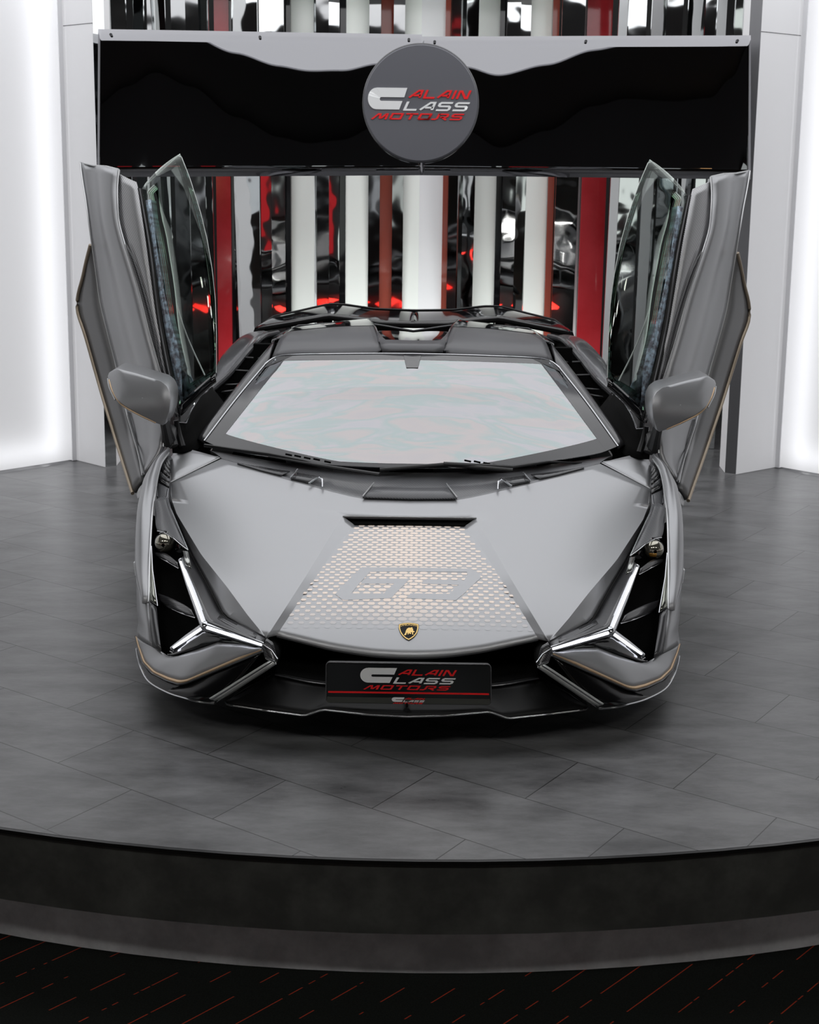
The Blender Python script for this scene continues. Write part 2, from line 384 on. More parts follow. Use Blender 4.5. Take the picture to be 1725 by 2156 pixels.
t = MB(); disc_ring(t, PR-.008, -.012, PR-.008, -.222); disc_ring(t, PR-.008, -.222, PR-.3, -.222)
pl(t).build('fascia', M['fascia'], plat, label='black textured side band of the platform')
t = MB(); disc_ring(t, PR-.14, -.222, PR-.14, CARPET)
pl(t).build('plinth', M['plinth'], plat, label='recessed grey concrete foot of the platform')

structure(MB().box((-7.8, -9, CARPET-.1), (7.8, 13, CARPET)).build('floor', M['carpet']))
structure(MB().box((-7.8, -9, 3.7), (7.8, 13, 3.8)).build('ceiling', M['dark_ceiling']))
wf = structure(MB().box((-7.8, -9.2, CARPET), (7.8, -9, 3.7)).build('wall_front', M['dark_wall']))
# glowing panels added in the unseen showroom for mirror reflections and front fill
GLOW = {'W': mat('white_glow', (.3, .3, .3), 0, .5, emit=(.93, 1, .96), estr=.75), 'R': mat('red_glow', (.3, .02, .02), 0, .5, emit=(.8, .03, .04), estr=.4),
       'G': mat('grey_glow', (.2, .2, .2), 0, .5, emit=(.9, .95, 1), estr=.45), 'O': M['warmlamp']}
ww = structure(MB().box((-7.9, -9, CARPET), (-7.8, 13, 3.7)).build('wall_west', M['dark_wall']))
we = structure(MB().box((7.8, -9, CARPET), (7.9, 13, 3.7)).build('wall_east', M['dark_wall']))
def glow_panel(wall, k, u, w, z0, z1):
    if wall is wf: m = MB().box((u, -8.99, z0), (u+w, -8.93, z1))
    else:
        sx = -7.79 if wall is ww else 7.73
        m = MB().box((sx, u, z0), (sx+.06, u+w, z1))
    m.build('added_glow_panel', GLOW[k], wall)
for k, u, w, z0, z1 in (('G', -6.5, 1.0, -.3, 1.7), ('R', -5.2, .7, -.3, 1.8), ('W', -4.1, .5, -.3, 2.2), ('G', -3.2, 1.2, .3, 1.1), ('W', -1.7, .35, -.3, 1.9), ('G', -1.0, .5, .2, 1.2), ('G', .1, .8, -.3, .9), ('W', 1.3, .4, -.3, 2.2), ('R', 2.1, .5, -.3, 1.7), ('G', 3.0, 1., .2, 1.6), ('W', 4.3, .6, -.3, 1.2), ('O', 5.3, .3, 1.3, 1.8)): glow_panel(wf, k, u, w, z0, z1)
for wl0 in (ww, we):
    for k, u, w, z0, z1 in (('W', -8, .8, -.3, 2.2), ('R', -6.3, .9, -.3, 1.8), ('G', -4.8, 1.4, -.3, 1.2), ('W', -2.6, .6, -.3, 1.6), ('G', -1.4, .7, .4, 2.2), ('R', .1, .5, -.3, 1.2), ('W', 1.3, .9, -.3, 2.4), ('G', 2.8, .8, -.3, 1.4), ('W', 4.3, .5, -.3, 2.3), ('R', 5.4, .7, -.3, 1.8)): glow_panel(wl0, k, u, w, z0, z1)
cei = bpy.data.objects['ceiling']
for i, (x, y) in enumerate(((5.4, 1.5), (-5.4, 1.5))):
    l = MB(); l.ring((x, y, 3.69), 0, [(0.001, 0), (.09, 0), (.11, .012)], 'Z', 20); l.build('fill_spot', M['lamp'], cei)  # unseen spots added to light the carpet and platform foot

for x in (-2.6, 0, 2.6):
    MB().box((x-.7, .9, 3.66), (x+.7, 1.15, 3.699)).build('added_fill_panel', M['fill_panel'], cei)  # unseen glowing panels added as fill for platform front and car nose
# luminous ceiling disc above the platform
LC, LR, LZ = Vector((0, 7.2, 0)), 2.95, 3.02
ceil = thing(empty('ceiling_light', Matrix.Translation((LC.x, LC.y, LZ))), 'huge round white luminous ceiling panel above the platform, its rim at the top edge', 'ceiling light')
d = MB(); d.poly([(LR*math.cos(2*math.pi*k/120), LR*math.sin(2*math.pi*k/120), 0) for k in range(120)]); d.build('diffuser', M['ceil_light'], ceil)
t = MB()
for (ra, za, rb, zb) in ((LR, -.012, LR+.03, -.012), (LR+.03, -.012, LR+.03, .25), (LR, -.012, LR, 0)): disc_ring(t, ra, za, rb, zb, 120, 0, Vector((0, 0, 0)))
t.build('rim', M['wallwhite'], ceil, angle=20)
t = MB(); t.poly([((LR+.03)*math.cos(2*math.pi*k/60), (LR+.03)*math.sin(2*math.pi*k/60), .25) for k in range(60)]); t.build('housing', M['wallwhite'], ceil)
for k in range(4):
    a = math.pi/4+k*math.pi/2; t = MB(); t.tube([(2.4*math.cos(a), 2.4*math.sin(a), .25), (2.4*math.cos(a), 2.4*math.sin(a), .68)], .01, 6); t.build('hanger', M['trimblack'], ceil)

# side walls: lit fabric walls at 45 degrees and the white pillars next to the mirrored niche
LEDP = 2.6
def side_wall(s, corner, tip, name, ln=6.8):
    cx, cy = corner; tx, ty = tip
    d = Vector((-.70*s*-1, -.714, 0)) if False else Vector((s*.707, -.707, 0))
    nrm = Vector((-s*.707, -.707, 0))
    A = Vector((cx, cy, 0)); B = A+d*ln
    wl = MB(); wl.prism([A-nrm*.22, B-nrm*.22, B-nrm*.3, A-nrm*.3], (0, 0, 3.4)); wl.prism([A, A+d*.03, A+d*.03-nrm*.22, A-nrm*.22], (0, 0, 3.4)); wl.v = [(x, y, z+.004) for x, y, z in wl.v]
    wall = structure(wl.build(name, M['wallwhite']))
    p0, p1 = A+d*.035, B
    lp = MB(); lp.poly([p0+Vector((0, 0, .012)), p1+Vector((0, 0, .012)), p1+Vector((0, 0, 3.39)), p0+Vector((0, 0, 3.39))])
    lp.build('light_panel', M['light'], wall, label='backlit white fabric panel')
    def led(nm, ctr, along, size, pw):
        L = bpy.data.lights.new(nm, 'AREA'); L.shape = 'RECTANGLE'; L.size = size; L.size_y = .05; L.energy = pw; L.color = (.97, .98, 1)
        o = bpy.data.objects.new(nm, L); COL.objects.link(o); o.parent = wall
        zv = -nrm; xv = along.normalized(); yv = zv.cross(xv)
        mm = Matrix((xv, yv, zv)).transposed().to_4x4(); mm.translation = ctr; o.matrix_world = mm
    led('led_strip', A+d*.16-nrm*.11+Vector((0, 0, 1.7)), Vector((0, 0, 1)), 3.3, LEDP)
    led('led_strip', A+d*3.45-nrm*.11+Vector((0, 0, .10)), d, 6.6, LEDP*1.8)
    T = Vector((tx, ty, 0)); e = (T-A).normalized(); back = Vector((-s*.03, .07, 0))
    pm = MB(); pm.prism([A, T, T+Vector((-s*.06, .035, 0)), T+Vector((-s*.05, .25, 0)), A+Vector((s*.02, .25, 0))], (0, 0, 3.4)); pm.v = [(x, y, z+.004) for x, y, z in pm.v]
    pm.build('pillar', M['pillar'], wall, label='white pillar beside the mirrored niche')
    t2 = T+Vector((-s*.06, .035, 0)); g = (t2-T).normalized(); h = Vector((g.y, -g.x, 0)); h = h if h.y < 0 else -h
    pe = MB(); pe.prism([T+h*.001, t2+h*.001, t2+h*.005, T+h*.005], (0, 0, 3.38)); pe.v = [(x, y, z+.006) for x, y, z in pe.v]
    pe.build('pillar_edge', M['mirror'] if s < 0 else M['strip_grey'], wall)
    f = Vector((e.y, -e.x, 0)); f = f if f.y < 0 else -f
    sm = MB(); q0, q1 = A+e*.01+f*.002, T-e*.0+f*.002
    sm.prism([q0, q1, q1-f*.004, q0-f*.004], (0, 0, .004)); sm.v = [(x, y, z+2.665) for x, y, z in sm.v]
    sm.build('seam', M['smoke'], wall)
    return wall
side_wall(-1, (-2.117, 8.879), (-1.891, 8.673), 'wall_left')
side_wall(1, (2.339, 8.922), (2.038, 8.690), 'wall_right')

# mirrored niche behind the car
wb = structure(MB().box((-2.9, 11.1, .004), (3.1, 11.2, 3.69)).build('wall_back', M['dark_wall']))
ARC0, ARCX, ARCW, ARCD = 8.86, .08, 2.12, 1.75
def arc_hit(px, py=450):
    lo, hi = 8.0, 11.0
    for _ in range(40):
        Y = (lo+hi)/2; p = W(px, py, Y); q = 1-((p.x-ARCX)/ARCW)**2
        if Y < ARC0+ARCD*math.sqrt(max(0, q)): lo = Y
        else: hi = Y
    return W(px, py, lo)
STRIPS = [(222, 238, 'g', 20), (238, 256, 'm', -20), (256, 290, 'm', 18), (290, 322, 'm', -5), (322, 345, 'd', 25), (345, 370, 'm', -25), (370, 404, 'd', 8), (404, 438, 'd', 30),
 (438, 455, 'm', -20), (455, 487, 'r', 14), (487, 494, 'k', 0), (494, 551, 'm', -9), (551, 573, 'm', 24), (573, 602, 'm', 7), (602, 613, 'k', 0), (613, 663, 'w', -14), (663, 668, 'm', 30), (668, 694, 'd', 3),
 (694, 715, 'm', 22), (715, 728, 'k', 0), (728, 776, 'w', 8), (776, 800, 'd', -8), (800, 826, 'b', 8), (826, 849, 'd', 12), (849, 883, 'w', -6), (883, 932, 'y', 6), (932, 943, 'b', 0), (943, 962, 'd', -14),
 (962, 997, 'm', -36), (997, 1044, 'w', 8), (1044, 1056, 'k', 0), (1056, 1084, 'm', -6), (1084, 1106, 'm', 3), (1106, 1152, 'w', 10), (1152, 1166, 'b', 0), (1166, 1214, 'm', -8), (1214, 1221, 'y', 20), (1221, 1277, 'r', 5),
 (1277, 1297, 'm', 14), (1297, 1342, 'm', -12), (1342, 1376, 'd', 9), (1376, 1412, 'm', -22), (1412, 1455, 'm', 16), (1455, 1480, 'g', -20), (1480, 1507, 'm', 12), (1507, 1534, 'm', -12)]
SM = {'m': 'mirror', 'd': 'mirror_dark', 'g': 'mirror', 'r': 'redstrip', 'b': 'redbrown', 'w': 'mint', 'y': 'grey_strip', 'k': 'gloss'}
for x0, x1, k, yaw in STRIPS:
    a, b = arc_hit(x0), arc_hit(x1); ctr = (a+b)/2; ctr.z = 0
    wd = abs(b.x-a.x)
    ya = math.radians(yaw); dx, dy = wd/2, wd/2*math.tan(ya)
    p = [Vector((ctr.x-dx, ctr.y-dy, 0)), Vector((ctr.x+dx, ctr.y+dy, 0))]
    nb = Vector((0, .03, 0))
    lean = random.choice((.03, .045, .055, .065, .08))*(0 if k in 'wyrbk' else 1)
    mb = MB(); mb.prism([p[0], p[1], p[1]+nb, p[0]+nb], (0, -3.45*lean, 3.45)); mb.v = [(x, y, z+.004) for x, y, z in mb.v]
    mb.build('mirror_strip' if k in 'mdg' else 'reflection_tone_strip', M[SM[k]], wb)  # non-mirror strips carry the reflected tone in their own colour

NL = bpy.data.lights.new('added_niche_fill', 'AREA'); NL.shape = 'RECTANGLE'; NL.size = 3.2; NL.size_y = .12; NL.energy = 12; NL.color = (.95, 1, .97)
no = bpy.data.objects.new('added_niche_fill', NL); COL.objects.link(no); no.parent = wb; no.location = (.05, 10.05, 3.55); no.rotation_euler = (math.radians(14), 0, 0)  # added light, brightens the pale strips from above
NL = bpy.data.lights.new('added_niche_floor_fill', 'AREA'); NL.shape = 'RECTANGLE'; NL.size = 2.6; NL.size_y = .08; NL.energy = 23; NL.color = (.95, 1, .97)
no = bpy.data.objects.new('added_niche_floor_fill', NL); COL.objects.link(no); no.parent = wb; no.location = (.05, 9.85, .06); no.rotation_euler = (math.radians(155), 0, 0)  # added light hidden behind the car, brightens the pale strips from below
# two glossy black boards hung across the niche, with the round sign
BY = 8.55
TT = [(200, 47), (265, 26), (325, 11), (400, 25), (500, 56), (590, 76), (650, 82), (720, 78), (800, 62), (886, 62), (980, 66), (1050, 84), (1150, 66), (1250, 40), (1320, 32), (1420, 34), (1500, 30), (1545, 10), (1590, -25)]
def tilt(px):
    for (a, ta), (b, tb) in zip(TT, TT[1:]):
        if a <= px <= b:
            u = (px-a)/(b-a); u = u*u*(3-2*u); tpx = ta+(tb-ta)*u; break
    z = 2.615-tpx/363.
    return ((LZ-.012-z)/(BY-(LC.y-LR))-(z-H)/BY)/2
def board(px0, px1, pytl, pytr, pybl, pybr, label, yoff):
    n, m = 90, 14
    P = [W(px0, pytl, BY), W(px1, pytr, BY), W(px0, pybl, BY), W(px1, pybr, BY)]
    org = Vector((((P[0]+P[1])/2).x, BY, P[2].z))
    root = thing(empty('glossy_board', Matrix.Translation(org)), label, 'panel', 'glossy black boards above the car')
    rows = []
    for j in range(m):
        v = j/(m-1); r = []
        for i in range(n):
            u = i/(n-1); q = P[2].lerp(P[3], u).lerp(P[0].lerp(P[1], u), v)
            px = px0+(px1-px0)*u
            r.append(Vector((q.x, BY+yoff+tilt(px)*(q.z-2.2), q.z))-org)
        rows.append(r)
    MB().quadgrid(rows).build('board', M['blackmirror'], root, solid=.004, angle=80)
    for fu in (.04, .5, .96):
        q = P[0].lerp(P[1], fu); s = MB(); s.ring((q.x-org.x, yoff-.012+tilt(px0+(px1-px0)*fu)*.4, q.z-.03-org.z), 0, [(.0005, -.004), (.008, -.004), (.009, .012)], 'Y', 14)
        s.build('screw', M['smoke'], root)
    return root
board(206, 888.6, 61, 72, 373, 369, 'left glossy black board with wavy reflection hung over the mirrored niche', 0.)
board(888, 1582, 76, 74, 369, 378, 'right glossy black board with wavy reflection hung over the mirrored niche', .012)
sc_ = W(886, 218, BY-.1); sr_ = 119/3000*(W(886, 218, BY-.1)-Vector((0, 0, H))).length*.985
sg = thing(empty('round_sign', Matrix.Translation(sc_)), 'round grey sign with red and white lettering hung on the black boards', 'sign')
d = MB(); d.ring((0, 0, 0), 0, [(.0005, -.03), (sr_-.008, -.03), (sr_, -.022), (sr_, .06), (.0005, .06)], 'Y', 96); d.build('disc', M['sign'], sg, angle=30)
d = MB(); d.ring((0, 0, 0), 0, [(sr_, -.024), (sr_+.006, -.018), (sr_+.006, .062), (sr_, .062)], 'Y', 96); d.build('rim', M['smoke'], sg, angle=30)
kx = sr_/119.   # metres per pixel on the sign
def sgp(u, v):
    px = 740+.17391*(210+u*1240); py = 80+.17391*(985-v*367)
    return Vector(((px-886)*kx, -.0302, -(py-218)*kx))
names = {'white': 'white_lettering', 'red1': 'red_lettering', 'red2': 'red_lettering'}
for k, mb in logo(sgp, (0, -.006, 0)).items(): mb.build(names[k], M['white' if k == 'white' else 'red'], sg, angle=12)

# ================================================================ THE CAR (car coordinates: x right, y behind the nose, z up)
car = thing(empty('sports_car', CARM), 'satin grey supercar with both scissor doors raised, parked on the round platform', 'car')
def hz(x, y): return .32+.25*y-.145*(max(0, .55-y)/.55)**2-.02*(abs(x)/.9)**2
def S(px, py, dz=0.):                    # point of the bonnet surface seen at a pixel
    lo, hi = -.3, 2.2
    for _ in range(50):
        y = (lo+hi)/2; p = c(px, py, y)
        if p.z > hz(p.x, y)+dz: lo = y
        else: hi = y
    return p
def Sl(pts, dz=0.): return [S(p[0], p[1], dz) for p in pts]
def reflect(pts): return [Vector((-p.x, p.y, p.z)) for p in reversed(pts)]
PAN = -.018
# --- bonnet
apex = S(561, 1342)
C1 = Sl([(583, 1337), (620, 1281), (665, 1216), (709, 1151), (746, 1104.5)], PAN)       # foot of the ridge
C2 = Sl([(561, 1342), (600, 1282), (645, 1212), (690, 1139), (722, 1087)])              # crest of the ridge
C3 = Sl([(559, 1341), (520, 1293), (479, 1237), (424, 1168), (372, 1082), (361, 1050)])  # start of the falling facet
C4p = [(561, 1342), (520, 1320.5), (477, 1297), (470, 1289), (435, 1223), (399, 1157), (368, 1082), (357, 1062), (355.6, 1040)]
C4 = [S(px, py, dz) for (px, py), dz in zip(C4p, (0, -.014, -.028, -.04, -.05, -.052, -.045, -.03, -.018))]
lip = Sl([(583, 1337), (640, 1351), (692, 1364), (745, 1373.5), (796, 1380), (862, 1383)], PAN)
lipR = lip+reflect(lip[:-1])
lip = [Vector((p.x, p.y, p.z)) for p in lip]; lip[-1].x = 0; lipR[len(lip)-1].x = 0
rearc = Sl([(746, 1104.5), (800, 1105), (862, 1105)], PAN); rearc[-1].x = 0
C1R = reflect(C1)
hb = MB()
n = 31
fr_, re_ = catmull(lip+reflect(lip)[1:], n), catmull(rearc+reflect(rearc)[1:], n, False)
rows = []
Lc = catmull(C1, 25, False); Rc = [Vector((-p.x, p.y, p.z)) for p in Lc]
for k in range(25):
    t = k/24; r = []
    for i in range(n):
        u = i/(n-1)
        q = fr_[i].lerp(re_[i], t)+(Lc[k].lerp(Rc[k], u)-(fr_[0].lerp(re_[0], t).lerp(fr_[-1].lerp(re_[-1], t), u)))
        if 0 < i < n-1: q.z = hz(q.x, q.y)+PAN
        r.append(q)
    rows.append(r)
hb.quadgrid(rows)
half = MB()
half.patch(C1, C2, 25, 4, .0, False)
# main sheet: fan from the tip
A, B = catmull(C2, 25, False), catmull(C3, 25, False)
rows = []
for i in range(25):
    r = [A[i].lerp(B[i], k/9) for k in range(10)]
    for k in range(1, 9): r[k].z = hz(r[k].x, r[k].y)
    rows.append(r)
half.quadgrid(rows)
front = [C2[-1]]+Sl([(640, 1078), (550, 1070), (470, 1063)])+[C3[-1]]
fr2 = [Vector((0, S(862, 1089).y, hz(0, S(862, 1089).y)))]+rows[-1]
rear = Sl([(862, 1050), (759, 1047.5), (680, 1027), (600, 1004), (530, 983), (466, 966), (398, 997.5), (359, 1016)]); rear[0].x = 0
ra = catmull(rear[:6], 11, False)+catmull(rear[5:], 7, False)[1:]
fa = catmull(fr2[:2], 8, False)[:-1]+rows[-1]
rows = []
for k in range(8):
    r = [fa[i].lerp(ra[i], k/7) for i in range(17)]
    if 0 < k < 7:
        for q in r: q.z = hz(q.x, q.y)
    rows.append(r)
half.quadgrid(rows)
half.patch([C3[-1]]+[rear[-1]], [C4[-1], S(356.5, 1019, -.012)], 5, 3, 0)
half.quadgrid([[B[i].lerp(q, k/4) for i, q in enumerate(catmull(C4, 25))] for k in range(5)])
hb.add(half.mirror()); hb.add(half)
hood = hb.build('bonnet', M['paint'], car, solid=.012, off=-1, angle=11)
# rolled front edge and side edge of the bonnet
e = MB(); e.tube([p+Vector((0, .004, -.006)) for p in catmull(lip+reflect(lip)[1:], 41)], .0045, 8); e.build('bonnet_lip', M['smoke'], hood)
e = MB(); e.tube([p+Vector((0, .0, -.008)) for p in C4], .0045, 6, 30); lr('bonnet_gap', e, M['rubber'], hood)
# corner panels by the windscreen pillars
cpn = MB(); cpn.patch(Sl([(361, 1013), (400, 993), (461, 963)], .002), [S(358.5, 966, -.012), S(368, 949, -.006), S(398, 945.5), S(431, 954), S(459, 962)], 10, 5, .004, False)
lr('corner_panel', cpn, M['paint'], car, solid=.012, off=-1)
e = MB(); e.tube(Sl([(359, 1015), (398, 996), (463, 964)], .002), .0022, 6); lr('panel_seam', e, M['edge'], car)
# air slot at the back of the centre panel
v = MB(); sl = Sl([(724, 1087.5), (862, 1090)], -.004); sl[-1].x = 0; sb = Sl([(747, 1104), (862, 1105)], -.014); sb[-1].x = 0
dp = Vector((0, .12, -.03))
full_t = sl+reflect(sl)[1:]; full_b = sb+reflect(sb)[1:]
v.patch([p+Vector((0, .05, -.012)) for p in full_t], full_b, 9, 3, 0, False); v.build('air_slot', M['void'], hood, solid=.003)
e = MB(); tp = Sl([(722, 1087), (862, 1089)], .001); tp[-1].x = 0; e.tube(tp+reflect(tp)[1:], .003, 6); e.build('slot_lip', M['paint'], hood)
# honeycomb graphic with the number
def inside(q, P):
    r = False; j = len(P)-1
    for i in range(len(P)):
        if (P[i].y > q.y) != (P[j].y > q.y) and q.x < (P[j].x-P[i].x)*(q.y-P[i].y)/(P[j].y-P[i].y)+P[i].x: r = not r
        j = i
    return r
hx = MB(); pitch, row = .0362, .0178
y1, y0 = S(862, 1106.5, PAN).y, S(862, 1330, PAN).y
yy, k = y1-.006, 0
while yy > y0:
    tlim = (C1[0].x+(C1[-1].x-C1[0].x)*(yy-C1[0].y)/(C1[-1].y-C1[0].y))
    for i in range(-14, 15):
        x = (i+(.5 if k % 2 else 0))*pitch
        sc = 1-.42*min(1, abs(x)/.30)
        if abs(x) > -tlim-.01: continue
        a, b, h = .475*pitch*sc, .30*pitch*sc*.95, .44*row*(1-.3*min(1, abs(x)/.3))
        hx.poly([(x+u, yy+vv, hz(x+u, yy+vv)+PAN+.0004) for u, vv in ((-a, 0), (-b, -h), (b, -h), (a, 0), (b, h), (-b, h))])
    yy -= row; k += 1
def fade_decal():
    m = M['decal']; nt, N, Lk, b = nodes(m)
    out = N['Material Output']; tc = N.new('ShaderNodeTexCoord'); sx = N.new('ShaderNodeSeparateXYZ'); mr = N.new('ShaderNodeMapRange')
    mr.inputs['From Min'].default_value = S(862, 1322, PAN).y; mr.inputs['From Max'].default_value = S(862, 1262, PAN).y
    mx = N.new('ShaderNodeMix'); mx.data_type = 'RGBA'; mx.inputs['A'].default_value = (.43, .435, .45, 1); mx.inputs['B'].default_value = (1., .86, .76, 1)
    mm = N.new('ShaderNodeMapRange'); mm.inputs['To Min'].default_value = .75; mm.inputs['To Max'].default_value = .25
    Lk.new(tc.outputs['Object'], sx.inputs[0]); Lk.new(sx.outputs['Y'], mr.inputs['Value']); Lk.new(mr.outputs['Result'], mx.inputs['Factor']); Lk.new(mx.outputs['Result'], b.inputs['Base Color'])
    Lk.new(mr.outputs['Result'], mm.inputs['Value']); Lk.new(mm.outputs['Result'], b.inputs['Metallic'])
fade_decal()
hx.build('honeycomb_graphic', M['decal'], hood, label='champagne honeycomb graphic fading towards the nose')
nb = MB()
for q in ([(779, 1194.6), (878, 1195.5), (980, 1197.7), (983, 1204.8), (878, 1204), (780, 1204.2)],
          [(762, 1194.5), (779, 1194.6), (780, 1204.2), (742, 1247), (742, 1249.5), (727, 1263.5), (720, 1262), (706, 1251)],
          [(770, 1218.5), (845, 1218.8), (830, 1229), (759, 1229.5)], [(845, 1218.8), (864, 1219), (824, 1260), (808, 1250), (830, 1229)],
          [(742, 1249.5), (808, 1250), (824, 1260), (727, 1263.5)], [(980, 1197.7), (994, 1198), (1014, 1216.5), (980, 1248), (960, 1264.5), (946, 1251), (966, 1232), (977, 1223), (985, 1211), (983, 1204.8)],
          [(898, 1219.5), (977, 1223), (966, 1232), (888, 1229.5)], [(865, 1249.5), (946, 1251), (960, 1264.5), (856, 1260)]):
    bm = bmesh.new(); bm.faces.new([bm.verts.new(S(px, py, PAN)) for px, py in q])
    bmesh.ops.triangulate(bm, faces=bm.faces)
    bmesh.ops.subdivide_edges(bm, edges=bm.edges, cuts=5, use_grid_fill=True)
    bmesh.ops.triangulate(bm, faces=bm.faces)
    bm.verts.index_update(); o = len(nb.v)
    nb.v += [(v.co.x, v.co.y, hz(v.co.x, v.co.y)+PAN+.0008) for v in bm.verts]
    for f in bm.faces: nb.f.append(tuple(o+v.index for v in f.verts)); nb.m.append(0)
    bm.free()
nb.build('number_graphic', M['paint'], hood, label='number 63 left in body colour within the honeycomb')
# crest
def bp(u, v, dz=0): return S(820+.04638*u, 1295+.04638*v, PAN+.003+dz)
shield = [(430, 420), (600, 370), (880, 345), (1160, 370), (1335, 420), (1330, 600), (1270, 800), (1150, 960), (1010, 1070), (880, 1140), (740, 1070), (600, 950), (490, 790), (425, 600)]
def shrink(P, k, cx=880, cy=680): return [(cx+(x-cx)*k, cy+(y-cy)*k) for x, y in P]
def slab(mb, P, dz, th):
    top = [bp(x, y, dz+th) for x, y in P]; bot = [bp(x, y, dz) for x, y in P]
    o = len(mb.v); mb.v += [tuple(p) for p in top+bot]; n = len(P)
    mb.f.append(tuple(range(o, o+n))); mb.m.append(0)
    for i in range(n): mb.f.append((o+i, o+n+i, o+n+(i+1) % n, o+(i+1) % n)); mb.m.append(0)
b_ = MB(); slab(b_, shield, -.004, .004); badge = b_.build('crest_badge', M['badgeface'], car)
b_ = MB(); inn, out = shrink(shield, .86), shrink(shield, .97)
for i in range(len(shield)):
    j = (i+1) % len(shield); slab(b_, [out[i], out[j], inn[j], inn[i]], .0, .0016)
b_.build('gold_border', M['goldmetal'], badge)
b_ = MB(); slab(b_, [(800, 620), (880, 570), (960, 575), (1005, 560), (1040, 545), (1052, 600), (1080, 640), (1085, 715), (1160, 755), (1105, 790), (1065, 790), (1100, 875), (1040, 888), (1022, 775), (970, 780), (992, 850), (935, 862), (900, 800), (862, 885), (830, 870), (835, 795), (790, 810), (770, 890), (715, 918), (668, 898), (722, 820), (750, 715)], 0, .002)
b_.build('bull_emblem', M['goldmetal'], badge)
fc = bpy.data.curves.new('txt', 'FONT'); fc.body = 'LAMBORGHINI'; fc.align_x = 'CENTER'; fc.size = 1
fo = bpy.data.objects.new('txt', fc); COL.objects.link(fo); bpy.context.view_layer.update()
me = fo.to_mesh(); xs = [v.co.x for v in me.vertices]; wx = max(xs)-min(xs); b_ = MB()
vs = [(880+(v.co.x)/wx*720, 520-v.co.y/.73*85-60*(1-(v.co.x/wx*2)**2)*.75) for v in me.vertices]
b_.v = [tuple(bp(x, y, .0012)) for x, y in vs]; b_.f = [tuple(p.vertices) for p in me.polygons]; b_.m = [0]*len(b_.f)
fo.to_mesh_clear(); bpy.data.objects.remove(fo); bpy.data.curves.remove(fc)
b_.build('crest_lettering', M['goldmetal'], badge)

# --- cowl, vents, wipers
cw = MB()
low = Sl([(468, 966), (530, 983), (600, 1004), (680, 1027), (759, 1047.5), (862, 1050)], -.006); low[-1].x = 0
upp = cl([(440, 948, 1.58), (520, 962, 1.5), (600, 975, 1.44), (690, 985, 1.38), (770, 992, 1.35), (862, 995, 1.33)]); upp[-1].x = 0
cw.patch(low, upp, 22, 6, .004, False); cw.both(); cowl = cw.build('cowl_panel', M['carbon'], car, angle=30)
ia, ib = Sl([(764, 1048), (862, 1051)], .008), cl([(789, 1018, 1.24), (862, 1019, 1.235)]); ia[-1].x = 0; ib[-1].x = 0
ins = MB(); ins.patch(ia, ib, 6, 3, .0, False)
ins.v = [(x, y, z+.004) for x, y, z in ins.v]
ins.both(); ins.build('raised_panel', M['carbon'], cowl, solid=.006, off=-1); e = MB(); e.tube([ia[0]+Vector((0, 0, .006)), ib[0]+Vector((0, 0, .006))], .003, 6); lr('panel_ridge', e, M['edge'], cowl)
vt = MB()
vt.patch(cl([(500, 973, 1.44), (575, 988, 1.34), (611, 993, 1.3)]), Sl([(500, 976), (550, 991), (592, 1001.5)], .004), 8, 2, 0, False)
vt.patch(cl([(622, 995, 1.29), (671, 1003, 1.24)]), Sl([(612, 1008), (650, 1017)], .004), 6, 2, 0, False)
lr('cowl_vent', vt, M['smoke'], cowl, solid=.004)
e = MB(); e.tube(cl([(627, 988, 1.3), (611, 1006, 1.2)]), .003, 6); e.tube(cl([(672, 1003, 1.235), (679, 1010, 1.2), (679, 1026, 1.14)]), .004, 6); e.tube(cl([(672, 1004, 1.23), (651, 1018, 1.17)]), .0045, 6); lr('vent_frame', e, M['chrome'], cowl)
def wiper(mirrorfix, pts_blade, pts_arm, pts_slots):
    b = MB(); b.tube(cl(pts_blade), [.008]*len(pts_blade), 8); o = b.build('wiper', M['plastic'], car)
    b = MB(); b.tube(cl(pts_arm), [.006, .009, .012, .013][:len(pts_arm)], 8, flat=.6); b.build('wiper_arm', M['plastic'], o)
    for x, y, yy in pts_slots: MB().tube([c(x-7, y-1, yy), c(x+7, y+2, yy)], .004, 6).build('washer_slot', M['void'], o)
wiper(0, [(431, 938, 1.52), (500, 948, 1.44), (568, 957, 1.37), (640, 971, 1.31), (700, 988, 1.26)], [(566, 961, 1.36), (640, 974, 1.30), (700, 984, 1.26), (800, 999, 1.18)], [(608, 957, 1.37), (627, 960, 1.355), (647, 964, 1.34), (667, 967, 1.33), (690, 972, 1.31)])
wiper(0, [(800, 989, 1.25), (862, 984, 1.27), (935, 978, 1.29), (1020, 985, 1.27), (1080, 990, 1.26)], [(1225, 975, 1.46), (1155, 972, 1.4), (1080, 983, 1.3), (935, 976, 1.27)], [(985, 970, 1.31), (1005, 972, 1.31), (1025, 975, 1.31), (1045, 979, 1.31), (1066, 982, 1.31)])

